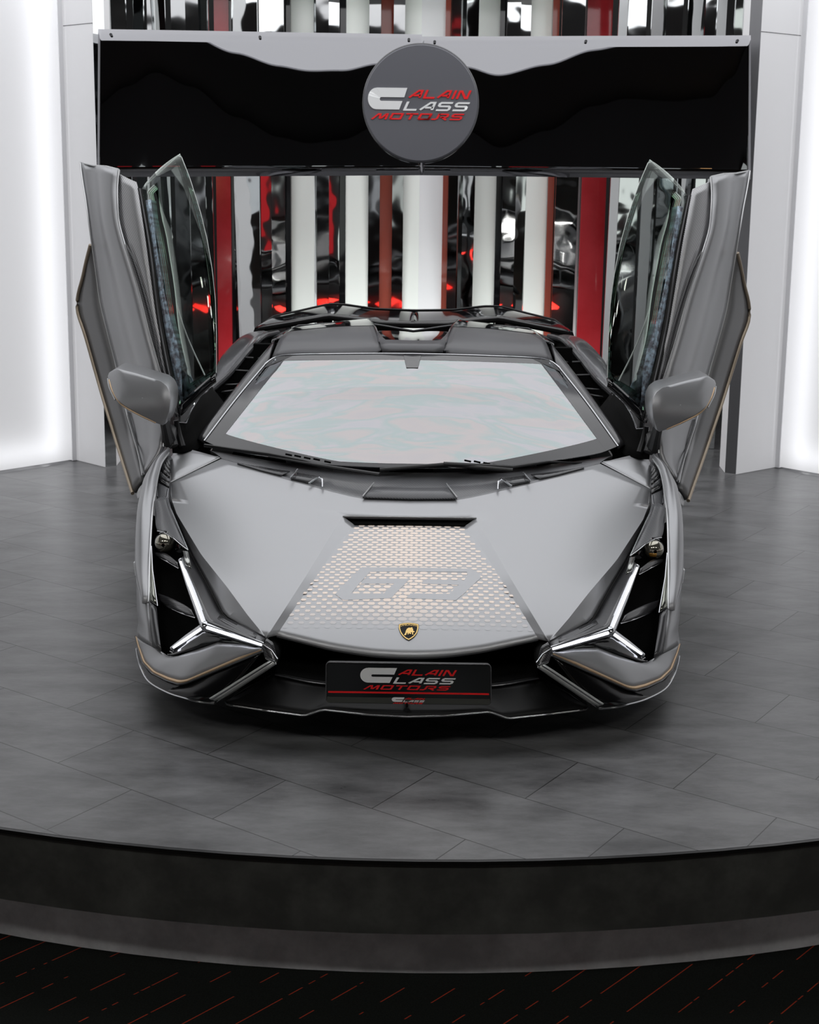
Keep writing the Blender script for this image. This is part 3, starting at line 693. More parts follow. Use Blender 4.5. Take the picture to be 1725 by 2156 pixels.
# --- windscreen
ws = MB()
bot = cl([(433, 930, 1.6), (470, 945, 1.53), (560, 962, 1.42), (680, 978, 1.33), (780, 984, 1.29), (862, 986, 1.28)]); bot[-1].x = 0
mid = cl([(503, 838, 1.92), (580, 842, 1.82), (700, 846, 1.72), (862, 848, 1.66)]); mid[-1].x = 0
top = cl([(571, 757, 2.26), (600, 749, 2.24), (700, 746.5, 2.18), (862, 746, 2.14)]); top[-1].x = 0
fullc = lambda L: L+reflect(L)[1:]
wl_ = [catmull(fullc(q), 41) for q in (bot, mid, top)]
ws.loft(wl_, 41, 8); wind = ws.build('windscreen', M['wind'], car, solid=.004, angle=60)
def wpt(u, t, off=0.):                    # point on the screen: u 0..1 across, t 0..1 up
    i = u*40; k = min(39, int(i)); f = i-k
    col = [q[k].lerp(q[k+1], f) for q in wl_]
    p = catmull(col, 33); j = t*32; a = min(31, int(j)); q = p[a].lerp(p[a+1], j-a)
    return q+Vector((0, off, -off*2))
def wband(us, ts0, ts1, off):
    return [wpt(u, a, off) for u, a in zip(us, ts0)], [wpt(u, b, off) for u, b in zip(us, ts1)]
fb = MB()
us = [i/40 for i in range(41)]
fb.patch(*wband(us, [0]*41, [.025+.11*max(0, (abs(u-.5)-.15)/.35) for u in us], -.0012), 60, 2, 0, False)
fb.patch(*wband(us, [1]*41, [.93]*41, -.0012), 60, 2, 0, False)
ts = [i/20 for i in range(21)]
for s in (0, 1):
    fb.patch([wpt(s, t, -.0013) for t in ts], [wpt(abs(s-.035-.03*t), t, -.0013) for t in ts], 24, 2, 0, False)
    us_ = (lambda u: u) if s == 0 else (lambda u: 1-u)
    km = MB(); km.patch([wpt(us_(.002), .87, -.0016), wpt(us_(.002), .94, -.0016), wpt(us_(.008), .985, -.0016), wpt(us_(.03), .995, -.0016), wpt(us_(.085), .992, -.0016)], [wpt(us_(.002), .87, -.0016), wpt(us_(.03), .895, -.0016), wpt(us_(.056), .935, -.0016), wpt(us_(.085), .992, -.0016)], 16, 4, 0); km.build('dark_reflection_patch', M['plastic'], wind)  # dark reflection at the glass corner, laid on as a black patch
fb.build('frit_border', M['frit'], wind)
sb_ = MB(); sb_.patch([wpt(.470, .99, -.002), wpt(.530, .99, -.002)], [wpt(.482, .83, -.002), wpt(.518, .83, -.002)], 5, 3, 0, False); sb_.build('sensor_cover', M['frit'], wind)
rm = MB(); cm = wpt(.5, .80, .09); rm.loft([[cm+Vector((-.10, 0, .02)), cm+Vector((0, -.012, .028)), cm+Vector((.10, 0, .02))], [cm+Vector((-.115, .0, -.01)), cm+Vector((0, -.03, -.005)), cm+Vector((.115, 0, -.01))], [cm+Vector((-.09, 0, -.04)), cm+Vector((0, -.012, -.045)), cm+Vector((.09, 0, -.04))]], 14, 4)
rm.build('rear_view_mirror', M['plastic'], wind, solid=.02, off=0)
# screen frame: bright seal and glossy pillars
e = MB(); e.tube([wpt(0, t, -.002)+Vector((-.006, 0, 0)) for t in ts[:-1]]+[wpt(.012, 1, -.002)]+[wpt(u, 1.0, -.002) for u in (.05, .12, .2, .3, .4, .5)], .003, 6, 60); lr('windscreen_seal', e, M['chrome'], car)
pil = MB()
inn = [wpt(0, t)+Vector((-.008, .0, 0)) for t in ts]
outp = cl([(413, 926, 1.66), (430, 901, 1.74), (470, 850, 1.92), (510, 797, 2.12), (550, 748, 2.32), (578, 716, 2.46)])
pil.patch(inn, outp, 24, 4, .008); lr('windscreen_pillar', pil, M['carbon_dark'], car, solid=.02, off=-1)

# --- roof
rf = MB()
r0 = [p+Vector((0, .006, .001)) for p in top]
r1 = cl([(590, 712, 2.42), (625, 716, 2.36), (700, 715, 2.32), (800, 722, 2.24), (862, 724, 2.22)]); r1[-1].x = 0
r2 = cl([(610, 699, 2.62), (650, 695, 2.6), (715, 690, 2.55), (790, 689, 2.52)])
r3 = cl([(622, 690, 3.0), (650, 686, 3.0), (720, 677, 3.0), (775, 672, 3.0), (798, 676, 3.0)])
left = MB()
L0 = catmull([r0[0], r0[1], r0[2], r0[2].lerp(r0[3], .62)], 16); L1 = catmull(r1[:4]+[], 16); L2 = catmull(r2, 16); L3 = catmull(r3[:4], 16)
left.loft([L0, L1, L2, L3], 16, 5)
tr0 = L1[-1]
left.patch([L0[-1], r0[3]], [r1[3], r1[4]], 4, 3, 0, False)
left.both(); roof = left.build('roof_panel', M['roof'], car, solid=.02, off=-1, angle=30)
tf = MB()                                 # sunken centre channel with its dark glass
fl = [Vector((0, p.y, 0)) for p in (r1[4],)]
edge = [L1[-1], L2[-1], L3[-1]]
floor_ = [r1[4]+Vector((0, .02, -.012)), Vector((0, L2[-1].y, L2[-1].z-.05)), Vector((0, 3.0, 1.02))]
floor_[0].x = 0
foot = [edge[0]+Vector((.05, .01, -.008)), Vector((edge[1].x+.035, edge[1].y, floor_[1].z+.004)), Vector((edge[2].x+.03, 3.0, 1.024))]
tf.patch(edge, foot, 10, 4, 0); tf.both(); tf.build('roof_channel', M['roof'], roof, angle=30)
tg = MB(); tg.patch(foot, floor_, 10, 6, .006); tg.both(); tg.build('roof_window', M['gloss'], roof, angle=40)
e = MB(); e.tube([p+Vector((0, 0, .002)) for p in [r1[4], L1[-1]+Vector((.03, -.004, 0)), L1[-1]]], .0025, 6); e.tube([p+Vector((0, 0, .003)) for p in edge], .004, 6, 12); lr('channel_edge', e, M['chrome'], roof)
gl = MB(); gl.loft([[p+Vector((0, .002, .002)) for p in L2], [p+Vector((0, 0, .003)) for p in catmull([q for q in L2], 16)]], 4, 1) if False else None
# glossy rear part of the roof (reflects the mirrors)
gr = MB(); r4 = [Vector((p.x*.98, 3.5, p.z-.05)) for p in L3]; gr.loft([[p+Vector((0, .0, .003)) for p in L3], r4], 16, 5)
l2b = [L2[i].lerp(L3[i], .12)+Vector((0, 0, .004)) for i in range(16)]
gr.patch(l2b, [p+Vector((0, 0, .003)) for p in L3], 16, 5, .004); gr.both(); gr.build('rear_roof_glass', M['gloss'], roof, angle=40)
rs = MB(); rs.patch([outp[-1], L1[0], L2[0], L3[0]], cl([(572, 722, 2.5), (585, 712, 2.62), (596, 704, 2.8), (606, 700, 3.1)]), 10, 4, .01); lr('roof_rail', rs, M['gloss'], roof, solid=.01, off=-1)

# --- side intakes behind the doors, haunches
fr_i = cl([(445, 822, 2.62), (481, 790, 2.85), (514, 751, 3.05), (540, 722, 3.2), (557, 708, 3.35), (585, 701, 3.5)])
inn_i = cl([(425, 905, 1.95), (470, 855, 2.1), (506, 808, 2.3), (540, 765, 2.5), (570, 728, 2.7), (592, 707, 2.9)])
vo = MB(); vo.patch([p+Vector((.05, .18, -.05)) for p in fr_i], [p+Vector((.03, .14, -.05)) for p in inn_i], 16, 4); vo.patch(fr_i, [p+Vector((.05, .18, -.05)) for p in fr_i], 16, 2)
side = lr('side_intake', vo, M['void'], car, solid=.004)
e = MB(); e.tube(fr_i, .016, 10, 24); lr('intake_frame', e, M['smoke'], side)
for (xa, ya, xb, yb, dA, dB) in ((538, 729, 573, 730, 3.12, 2.78), (516, 753, 553, 755, 3.02, 2.64), (495, 780, 532, 782, 2.9, 2.52), (474, 811, 508, 809, 2.75, 2.38), (466, 826, 494, 822, 2.66, 2.3)):
    m_ = MB(); a, b = c(xa, ya, dA), c(xb, yb, dB); m_.patch([a, b], [a+Vector((.004, .03, -.003)), b+Vector((.004, .03, -.003))], 4, 3, .004, False)
    lr('intake_slat', m_, M['plastic'], side, solid=.003)
hn = MB()
o1 = cl([(428, 850, 2.75), (455, 776, 3.15), (463, 757, 3.35), (473, 743, 3.55), (494, 722, 3.8), (508, 712, 4.0), (524, 708, 4.3)])
i1 = [p+Vector((-.012, .0, -.012)) for p in fr_i]
hn.patch(i1, o1, 20, 6, .03)
o2 = [Vector((p.x-.04, p.y+.05, p.z-.12)) for p in o1]; hn.patch(o1, o2, 20, 3, .01)
o3 = [Vector((-1.04, p.y+.0, .42)) for p in o1]; hn.patch(o2, o3, 20, 4, .02)
lr('rear_haunch', hn, M['haunch'], car, solid=.01, off=-1, angle=45)
# rear deck, tail
dk = MB()
d0 = [Vector((-.62, 3.3, 1.02)), Vector((-.3, 3.3, 1.04)), Vector((0, 3.3, 1.0))]
d1 = [Vector((-.72, 4.1, .9)), Vector((-.35, 4.1, .92)), Vector((0, 4.1, .88))]
d2 = [Vector((-.86, 4.85, .80)), Vector((-.4, 4.85, .82)), Vector((0, 4.85, .80))]
dk.loft([d0, d1, d2], 10, 6); sd = [d0[0], d1[0], d2[0]]
dk.patch(sd, [Vector((-.83, 3.45, .9)), Vector((-.95, 4.1, .84)), Vector((-.98, 4.8, .76))], 10, 3)
dk.both(); dk.build('engine_cover', M['smoke'], car, solid=.01, off=-1)
tl = MB(); tl.patch([Vector((-.98, 4.8, .76)), Vector((-.5, 4.9, .8)), Vector((0, 4.93, .8))], [Vector((-.99, 4.82, .5)), Vector((-.5, 4.94, .46)), Vector((0, 4.96, .46))], 10, 5, .02)
tl.patch([Vector((-.99, 4.82, .5)), Vector((-.5, 4.94, .46)), Vector((0, 4.96, .46))], [Vector((-.97, 4.8, .18)), Vector((-.5, 4.9, .14)), Vector((0, 4.9, .14))], 10, 5, .03)
tl.both(); tail = tl.build('tail_panel', M['plastic'], car, solid=.01)
for zz, ww in ((.66, .09), (.58, .07)):
    for k in range(3):
        x = -.86+.2*k; t_ = MB(); t_.prism([Vector((x, 4.99, zz)), Vector((x+.06, 4.99, zz+.022)), Vector((x+.12, 4.99, zz)), Vector((x+.06, 4.99, zz-.022))], (0, -.1, 0))
        if zz > .6: lr('tail_light', t_, M['tail'], tail)
# rear wing
wg = MB()
f1 = cl([(540, 694, 4.36), (552, 689, 4.35), (620, 678, 4.34), (692, 665, 4.33), (745, 671, 4.33), (800, 680, 4.33), (862, 682, 4.33)]); f1[-1].x = 0
b1 = cl([(552, 684, 4.62), (575, 667, 4.68), (630, 655, 4.7), (691, 641, 4.72), (725, 641.5, 4.72), (790, 651, 4.72), (862, 654, 4.72)]); b1[-1].x = 0
wg.patch(f1, b1, 30, 7, .012, False); wg.both(); wing = wg.build('rear_wing', M['gloss'], car, solid=.022, off=-1, angle=30)
e = MB(); e.tube([p+Vector((0, -.006, -.012)) for p in f1+reflect(f1)[1:]], .014, 8, 60, False); e.build('wing_front_edge', M['void'], wing)
e = MB(); e.tube([p+Vector((0, .0, .004)) for p in b1+reflect(b1)[1:]], .005, 8, 60, False); e.build('wing_rear_edge', M['plastic'], wing)
e = MB(); e.prism([f1[0]+Vector((-.01, .0, .01)), b1[0]+Vector((-.01, 0, .01)), b1[0]+Vector((-.07, .1, -.12)), f1[0]+Vector((-.06, .04, -.12))], (.018, 0, 0)); lr('wing_end_plate', e, M['gloss'], wing)
e = MB(); e.tube(cl([(550, 694, 4.45), (553, 720, 4.4)]), .016, 6); lr('wing_strut', e, M['gloss'], wing); e = MB(); e.prism(cl([(680, 672, 4.45), (700, 672, 4.45), (700, 712, 4.5), (684, 712, 4.5)]), (0, .12, 0)); lr('wing_pylon', e, M['gloss'], wing)

# --- front fender blades
fo_ = cl([(354.6, 952, 1.42), (343, 956, 1.38), (325, 971.5, 1.3), (304, 1005, 1.18), (296.5, 1034.6, 1.1), (289.6, 1068, 1.02), (285.6, 1117, .93), (283.7, 1176.5, .83), (285.6, 1206, .77), (292.5, 1236, .7), (302.4, 1257, .64), (311, 1271, .6)])
fi_ = cl([(355.5, 953, 1.41), (340, 975.5, 1.28), (332, 1003, 1.2), (327, 1034.6, 1.1), (323, 1060, 1.03), (320, 1090, .95), (317.5, 1137, .85), (315, 1196, .73), (314, 1240, .63), (313, 1268, .585)])
fd = MB(); fd.patch(fi_, fo_, 30, 9, .022)
fw_ = [p+Vector((.02+.0*i, .10, -.09)) for i, p in enumerate(catmull(fo_, 30))]; fd.patch(fo_, fw_, 30, 4, .008)
fender = lr('front_fender', fd, M['paint'], car, solid=.008, off=-1, angle=60)
e = MB(); e.tube(fi_, .004, 6, 40); lr('fender_edge', e, M['edge'], fender)
# strip of dark gills between fender and bonnet
lo_ = [p+Vector((.004, .01, -.012)) for p in cl([(355, 955, 1.42), (340, 977, 1.29), (332, 1003, 1.21), (328, 1034, 1.12), (326, 1056, 1.05)])]
hi_ = [p+Vector((-.002, .01, -.012)) for p in cl([(358, 960, 1.44), (358, 985, 1.31), (357, 1015, 1.18), (355.6, 1035, 1.12), (356, 1062, 1.04)])]
gs = MB(); gs.patch(lo_, hi_, 16, 3); gill = lr('fender_gill', gs, M['carbon'], car, solid=.004)
La, Ha = catmull(lo_, 12), catmull(hi_, 12)
for k in range(1, 7):
    m_ = MB(); m_.patch([La[k]+Vector((0, -.006, .006)), Ha[k+1]+Vector((0, -.006, .004))], [La[k+1]+Vector((0, 0, .001)), Ha[k+1].lerp(Ha[min(11, k+2)], .8)+Vector((0, 0, .001))], 4, 3, .003, False)
    lr('gill_blade', m_, M['smoke'] if k % 2 else M['gloss'], gill, solid=.004)
e = MB(); e.tube(cl([(329.5, 1024, 1.14), (331, 1046, 1.07)]), .003, 6); e.tube(cl([(353, 1030, 1.13), (350, 1050, 1.07), (353, 1016, 1.17)][:2]), .003, 6); lr('gill_edge', e, M['chrome'], gill)
# little fin behind the fender
fn = MB(); fn.prism(cl([(283, 1004, 1.62), (302, 1015, 1.5), (299, 1040, 1.5), (290, 1050, 1.52), (285, 1034, 1.58)]), (0, .02, 0)); lr('fender_fin', fn, M['smoke'], car)
fm = MB(); fm.prism(cl([(281, 1184.5, 1.02), (284, 1185, 1.0), (286, 1213, .95), (284.5, 1211, .97)]), (.0, .06, 0)); lr('side_marker', fm, M['edge'], car)

# --- bumper sides
bs = MB(); bs.patch(cl([(285.6, 1206, .77), (287, 1250, .71), (288.5, 1290, .66), (291, 1310, .63), (286, 1339, .6)]), cl([(312.5, 1268, .585), (314, 1290, .55), (317, 1318, .5), (320, 1345, .46), (322, 1361, .44)]), 12, 5, .01)
lowb = cl([(286, 1339, .6), (289, 1355, .56), (301, 1393, .46), (322, 1416, .36), (352, 1431, .27), (376, 1438.5, .21), (392, 1436, .19), (470, 1403, .14), (552, 1368.5, .09)])
uppb = cl([(322, 1361, .45), (341, 1372, .40), (352, 1380, .365), (362, 1382.5, .33), (376, 1381, .295), (410, 1369, .25), (458, 1352, .195), (510, 1357, .14), (548, 1365, .1)])
bs.patch(uppb, lowb, 30, 6, .008, False)
bump = lr('bumper_corner', bs, M['paint'], car, solid=.012, off=-1, angle=30)
e = MB(); cat_ = catmull(lowb, 50, False); sh = [p+Vector((0, -.002, 0)) for p in cat_]
inn = catmull([p.lerp(q, .0)+(q-p).normalized()*.011 for p, q in zip(cat_, catmull(uppb, 50, False))], 50, False)
inn = [p+Vector((0, -.0035, .001)) for p in inn]
e.patch(sh, inn, 60, 2, 0, False); lr('champagne_stripe', e, M['gold'], bump, solid=.003)
e = MB(); e.tube([p+Vector((0, .004, -.004)) for p in lowb], .006, 8, 60, False); lr('bumper_edge', e, M['smoke'], bump)
# black lower bumper and splitter wing
ul = [p+Vector((0, .012, -.008)) for p in lowb]
spw = cl([(287.5, 1366, .6), (291, 1386, .53), (297, 1406, .45), (314, 1435, .33), (353, 1458, .2), (390, 1470, .13), (416, 1477, .1), (452, 1481, .08)])
lb = MB(); lb.patch(ul, [p+Vector((0, .0, 0)) for p in spw]+[], 30, 6, -.01, False); lb.patch(spw, [p+Vector((.03, .25, .01)) for p in spw], 20, 2)
lowbp = lr('lower_bumper', lb, M['lowgloss'], car, solid=.006)
e = MB(); e.tube(spw, .0035, 6, 40); lr('splitter_edge', e, M['chrome'], lowbp)
# --- middle intake
gm = MB()
topl = [p+Vector((0, .05, -.02)) for p in catmull(lip, 14)]; botl = catmull(cl([(579, 1421, .16), (685, 1440, .1), (862, 1447, .08)]), 14); botl[-1].x = 0
deep = [Vector((p.x, .5, .3)) for p in topl]; gm.patch(topl, deep, 14, 3); gm.patch(deep, [Vector((p.x, .5, .17)) for p in topl], 14, 3); gm.patch([Vector((p.x, .5, .17)) for p in topl], botl, 14, 3)
gm.patch([apex+Vector((.0, .01, -.01)), c(584, 1390, .08)+Vector((0, .03, 0)), botl[0]], [Vector((topl[0].x, .5, .3)), Vector((topl[0].x, .5, .24)), Vector((topl[0].x, .5, .17))], 8, 3)
gm.both(); intake = gm.build('front_intake', M['void'], car, solid=.004)
e = MB(); e.tube(botl+reflect(botl)[1:], .003, 6); e.build('intake_ledge', M['smoke'], intake)
sf = cl([(474, 1478.5, .11), (480, 1484, .09), (560, 1496, .03), (641, 1507, 0.), (680, 1494, .0), (773, 1504.5, -.03), (862, 1509, -.04)]); sf[-1].x = 0
ms = MB(); ms.patch([p+Vector((0, .012, .004)) for p in botl], [p+Vector((0, .004, .004)) for p in sf], 24, 6, -.008, False)
ms.patch(sf, [p+Vector((0, .5, .01)) for p in sf], 24, 2, 0, False); ms.patch(cl([(579, 1421, .17), (520, 1450, .16), (474, 1478, .13)]), cl([(590, 1425, .2), (560, 1470, .2), (480, 1482, .12)]), 6, 2)
ms.both(); spl = ms.build('front_splitter', M['lowblack'], car, solid=.008, off=-1)
e = MB(); e.tube(sf+reflect(sf)[1:], .0035, 6, 80, False); e.build('splitter_lip', M['chrome'], spl)
# diagonal aero struts
st = MB(); A_ = cl([(566, 1394, .06), (570, 1392, .05), (576, 1394, .045), (581, 1397, .05)]); B_ = cl([(439, 1474, .1), (444, 1471, .085), (450, 1473, .08), (456, 1477, .09)])
st.patch(A_, B_, 8, 8, 0, False); st.patch([A_[0], A_[-1]], [A_[0]+Vector((0, .05, 0)), A_[-1]+Vector((0, .05, 0))], 3, 2, 0, False)
st.patch([A_[-1], B_[-1]], [A_[-1]+Vector((0, .06, 0)), B_[-1]+Vector((0, .06, 0))], 6, 2, 0, False)
strut = lr('aero_strut', st, mat('grey_gloss_strut', (.62, .64, .62), .3, .28, .4), car, solid=.008)
e = MB(); e.tube([A_[-1], B_[-1]], .003, 6); e.tube([A_[1].lerp(A_[2], .5)+Vector((0, -.003, 0)), B_[1].lerp(B_[2], .5)+Vector((0, -.003, 0))], .003, 6); e.tube([B_[0], B_[-1]], .006, 6); lr('strut_edge', e, M['chrome'], strut)
# nose corner trim between strut and lamp
nc = MB(); nc.patch(cl([(562, 1344, .1), (576, 1353, .09), (584, 1388, .055), (578, 1394, .05)]), cl([(552, 1358, .085), (553, 1366, .08), (558, 1386, .07), (566, 1394, .065)]), 10, 4, .004, False)
ncr = lr('nose_corner', nc, M['carbon_dark'], car, solid=.01, off=-1)
e = MB(); e.tube(cl([(553, 1357, .083), (572, 1370, .07), (584, 1388, .052)]), .0025, 6); e.tube(cl([(560, 1385, .062), (579, 1394, .045)]), .004, 6); lr('corner_edge', e, M['chrome'], ncr)

# --- headlamps
cav = MB()
cL = cl([(322, 1085, 1.0), (317, 1137, .92), (315, 1196, .82), (314, 1268, .68), (322, 1361, .52), (350, 1384, .44)])
cR = cl([(380, 1120, .95), (398, 1158, .85), (436, 1223, .66), (472, 1290, .46), (520, 1320, .32), (545, 1366, .2)])
cav.patch(cL, cR, 20, 4); lamp = lr('headlamp', cav, M['void'], car, solid=.006)
el = MB(); ea = cl([(326, 1056, 1.04), (327.5, 1085, .965), (329, 1107, .89), (332, 1118, .85)]); eb = cl([(354, 1050, 1.07), (362, 1078, .98), (380, 1120, .84), (396, 1159, .715)])
el.patch(ea, eb, 14, 6, .012); em = [Vector(p)+Vector((0, .02, -.03)) for p in []]
lo2 = cl([(332, 1118, .85), (345, 1121, .81), (360, 1130, .77), (380, 1147, .735), (396, 1159, .715)])

lr('eyelid', el, M['carbon'], lamp, solid=.006, angle=50)
e = MB(); e.tube(lo2, .0028, 6, 20); e.tube(cl([(350, 1050, 1.05), (366, 1085, .93), (396, 1159, .712)]), .0025, 6, 20); lr('eyelid_edge', e, M['chrome'], lamp)
lc_ = c(347, 1143, .80)
sp_ = MB(); sp_.ring(lc_, 0, [(.0004+.036*math.sin(a), -.036*math.cos(a)) for a in [math.pi*k/20 for k in range(1, 20)]], 'Y', 28); lr('projector_lens', sp_, M['lens'], lamp, angle=80)
sp_ = MB(); sp_.ring(lc_, 0, [(.0355, .03), (.037, .004), (.039, .006), (.040, .04)], 'Y', 32); lr('lens_ring', sp_, M['gloss'], lamp)
am = MB(); rows = []
for el_ in range(7):
    r = []
    for az in range(9):
        u, v = math.radians(-38+6*az), math.radians(-34+4*el_)
        r.append(Vector((-lc_.x, lc_.y, lc_.z))+Vector((math.sin(u)*math.cos(v), -math.cos(u)*math.cos(v), math.sin(v)))*.0366)
    rows.append(r)
am.quadgrid(rows).build('amber_reflector', M['amber'], lamp[1], solid=.0008)
# lamp arms: housing, chrome bezel and light bar
Jp, Up, Rp, Lp = (431, 1319, .25), (381, 1183, .60), (551, 1357.5, .095), (366, 1363, .345)
J, U_, R_, L_ = [c(*p) for p in (Jp, Up, Rp, Lp)]
bz = MB()
for q in (U_, R_, L_): bz.tube([J+Vector((0, .012, -.004)), J.lerp(q, .5)+Vector((0, .012, -.004)), q+(q-J).normalized()*.012+Vector((0, .012, -.004))], [.017, .016, .010], 8)
bz.ring(J+Vector((0, .008, -.002)), 0, [(.0005, -.016), (.011, -.013), (.018, .0), (.014, .014)], 'Y', 16)
lr('lamp_bezel', bz, M['chrome'], lamp, angle=50)
ld = MB()
for q, sft in ((U_, .03), (R_, .03), (L_, .03)):
    a = J.lerp(q, .05)+Vector((0, -.004, .001)); b = q+Vector((0, -.004, .001)); ld.tube([a, a.lerp(b, .5), b], [.0057, .0057, .004], 8)
lr('daylight_bar', ld, M['led'], lamp, label='white Y-shaped daylight bars')
f1_ = MB()
fa_ = [S(px, py, -.06) for px, py in ((397, 1160), (433, 1224), (467, 1290))]+[S(520, 1322, -.012), S(560, 1344, -.012)]
fb_ = cl([(380, 1177, .61), (408, 1248, .43), (436, 1312, .255), (490, 1332, .17), (553, 1356, .092)])
f1_.patch(fa_, fb_, 24, 5, 0, False); lr('lamp_facet', f1_, M['carbon_dark'], lamp, solid=.006)
pt_ = MB()
def onf(i, t): 
    a, b = catmull(fa_, 41, False)[i], catmull(fb_, 41, False)[i]; return a.lerp(b, t)+Vector((0, -.004, .003))
pt_.patch([onf(26, .25), onf(30, .15), onf(38, .1)], [onf(26, .5), onf(30, .6), onf(38, .75)], 8, 3, 0); lr('facet_plate', pt_, M['smoke'], lamp, solid=.003)
gz = MB(); gz.poly(cl([(385, 1160, .66), (396, 1162, .66), (403, 1197, .56), (391, 1189, .57)])); lr('mirror_facet', gz, mat('grey_mirror_facet', (.45, .46, .44), .9, .2), lamp, solid=.004)
f2_ = MB(); f2_.patch(cl([(366, 1372, .355), (400, 1347, .29), (431, 1326, .25), (490, 1344, .165), (551, 1362, .095)]), [p+Vector((0, .004, .002)) for p in cl([(352, 1380, .36), (366, 1381, .315), (410, 1369, .245), (458, 1352, .19), (549, 1366, .102)])], 20, 4, -.004, False)
lr('lower_facet', f2_, M['gloss'], lamp, solid=.005)
e = MB(); e.tube(cl([(358, 1371, .37), (372, 1378, .345), (405, 1367, .28), (455, 1350, .21)]), .0022, 6); e.tube(cl([(340, 1373, .4), (352, 1382, .37), (366, 1383, .345), (384, 1378.5, .31)]), .003, 6); lr('lower_edge', e, M['chrome'], lamp)
for A, B, e1, e2 in (([(327, 1164, .83), (350, 1166, .74), (374, 1184, .64)], [(329, 1170, .80), (352, 1182, .70), (377, 1197, .615)], 0, 0),
                     ([(330, 1248, .70), (360, 1259, .56), (388, 1273, .44), (404, 1284, .375)], [(337, 1267, .64), (358, 1280, .54), (385, 1292, .42), (412, 1301, .33)], 0, 0)):
    m_ = MB(); m_.patch(cl(A), cl(B), 10, 4, .002); lr('lamp_fin', m_, M['carbon_dark'], lamp, solid=.005)
    e = MB(); e.tube(cl(B), [.0015]+[.0035]*(len(B)-1), 6); lr('fin_edge', e, M['chrome'], lamp)
lp_ = MB(); lp_.patch(cl([(313.5, 1266, .58), (317, 1318, .495), (322, 1361, .435)]), cl([(330, 1280, .55), (335, 1330, .46), (340, 1371, .395)]), 8, 3, .003); lr('lamp_side_panel', lp_, M['smoke'], lamp, solid=.006)
sv = MB(); sv.patch(cl([(318.5, 1152, .81), (317, 1200, .715), (315, 1262, .59)]), cl([(319.5, 1153, .81), (323, 1210, .69), (331, 1275, .56)]), 8, 3, 0); lr('lamp_sliver', sv, mat('green_grey_chrome', (.33, .34, .30), .9, .18), lamp, solid=.004)
e = MB(); e.tube(cl([(319, 1150, .80), (321.5, 1200, .70), (332, 1276, .55), (314.5, 1264, .585)]), .0022, 6); lr('sliver_edge', e, M['chrome'], lamp)
vb = MB(); vb.ring(c(379, 1154, .76), 0, [(.0004, -.01), (.016, -.008), (.02, .02)], 'Y', 18); lr('high_beam', vb, M['gloss'], lamp)

# --- number plate in its holder
pc_ = cl([(687, 1394, .02), (1034, 1399, .02), (1034, 1483, -.005), (687, 1478, -.005)])
def pp(u, v, off=0.): return pc_[3].lerp(pc_[2], u).lerp(pc_[0].lerp(pc_[1], u), v)+Vector((0, -off, 0))
def rrect(u0, u1, v0, v1, r, asp=4.1):
    P = []
    for cx_, cy_, a0 in ((u1-r/asp, v1-r, 0), (u0+r/asp, v1-r, 90), (u0+r/asp, v0+r, 180), (u1-r/asp, v0+r, 270)):
        for k in range(5): a = math.radians(a0+22.5*k); P.append((cx_+r/asp*math.cos(a), cy_+r*math.sin(a)))
    return P
pb = MB(); pb.prism([pp(u, v) for u, v in rrect(0, 1, 0, 1, .1)], (0, .014, 0)); plate = pb.build('plate_holder', M['plastic'], car)
pb = MB(); pb.prism([pp(u, v, .003) for u, v in rrect(.008, .992, .14, .975, .06)], (0, .003, 0)); pb.build('plate_face', M['plateface'], plate)
pb = MB(); pb.prism([pp(u, v, .004) for u, v in rrect(.005, .995, .0, .14, .03)], (0, .004, 0)); pb.build('plate_strip', mat('grey_green_strip', (.05, .053, .045), 0, .45), plate)
e = MB(); R_r = [pp(u, v, .0015) for u, v in rrect(0, 1, 0, 1, .1)]; e.tube(R_r+[R_r[0]], .0022, 6); e.build('plate_rim', M['smoke'], plate)
def lg(u0, u1, v0, v1): return lambda a, b: pp(u0+(u1-u0)*a, v0+(v1-v0)*b, .0042)
for fn_ in (lg(.207, .797, .345, .885), lg(.398, .602, -.005, .155)):
    for k, mb in logo(fn_, (0, -.0012, 0)).items(): mb.build(names[k], M['white' if k == 'white' else 'red'], plate, angle=12)
pb = MB(); pb.prism([pp(u, v, .0045) for u, v in ((.012, .245), (.988, .245), (.988, .288), (.012, .288))], (0, .001, 0)); pb.build('red_line', M['red'], plate)
pb = MB(); pb.tube([pp(.49, 0, 0), pp(.49, -.12, -.01)], .004, 6); pb.build('plate_bracket', M['plastic'], plate)

# --- doors
def yb(py): return 1.38+(1000-py)/655*.5
def dp_(px, py, k=.0032, ex=0.):          # depth grows outwards from the inner skin edge
    return (px, py, yb(py)+k*(edge_x(py)-px)+ex)
EDGE = [(357, 250), (420, 247), (464, 250), (515, 263), (603, 290), (698, 314), (803, 343), (882, 346), (920, 346), (953, 338), (1001, 303), (1050, 290)]
def edge_x(py):
    if py <= EDGE[0][0]: return EDGE[0][1]
    for (a, xa), (b, xb) in zip(EDGE, EDGE[1:]):
        if a <= py <= b: return xa+(xb-xa)*(py-a)/(b-a)
    return EDGE[-1][1]
def dl(pts, **k): return cl([dp_(x, y, **k) for x, y in pts])
sk_in = dl([(250, 357), (247, 390), (247, 420), (250, 464), (263, 515), (290, 603), (314, 698), (343, 803), (358, 860), (346, 920), (338, 953), (303, 1001)])
sk_out = dl([(171, 342.6), (176, 380), (182, 416), (188, 460), (193, 497), (204, 574), (212.7, 636), (228, 700), (246, 770), (268, 865), (292, 948), (302, 1000)])
SI, SO = catmull(sk_in, 40), catmull(sk_out, 40)
dm = MB(); rows = []
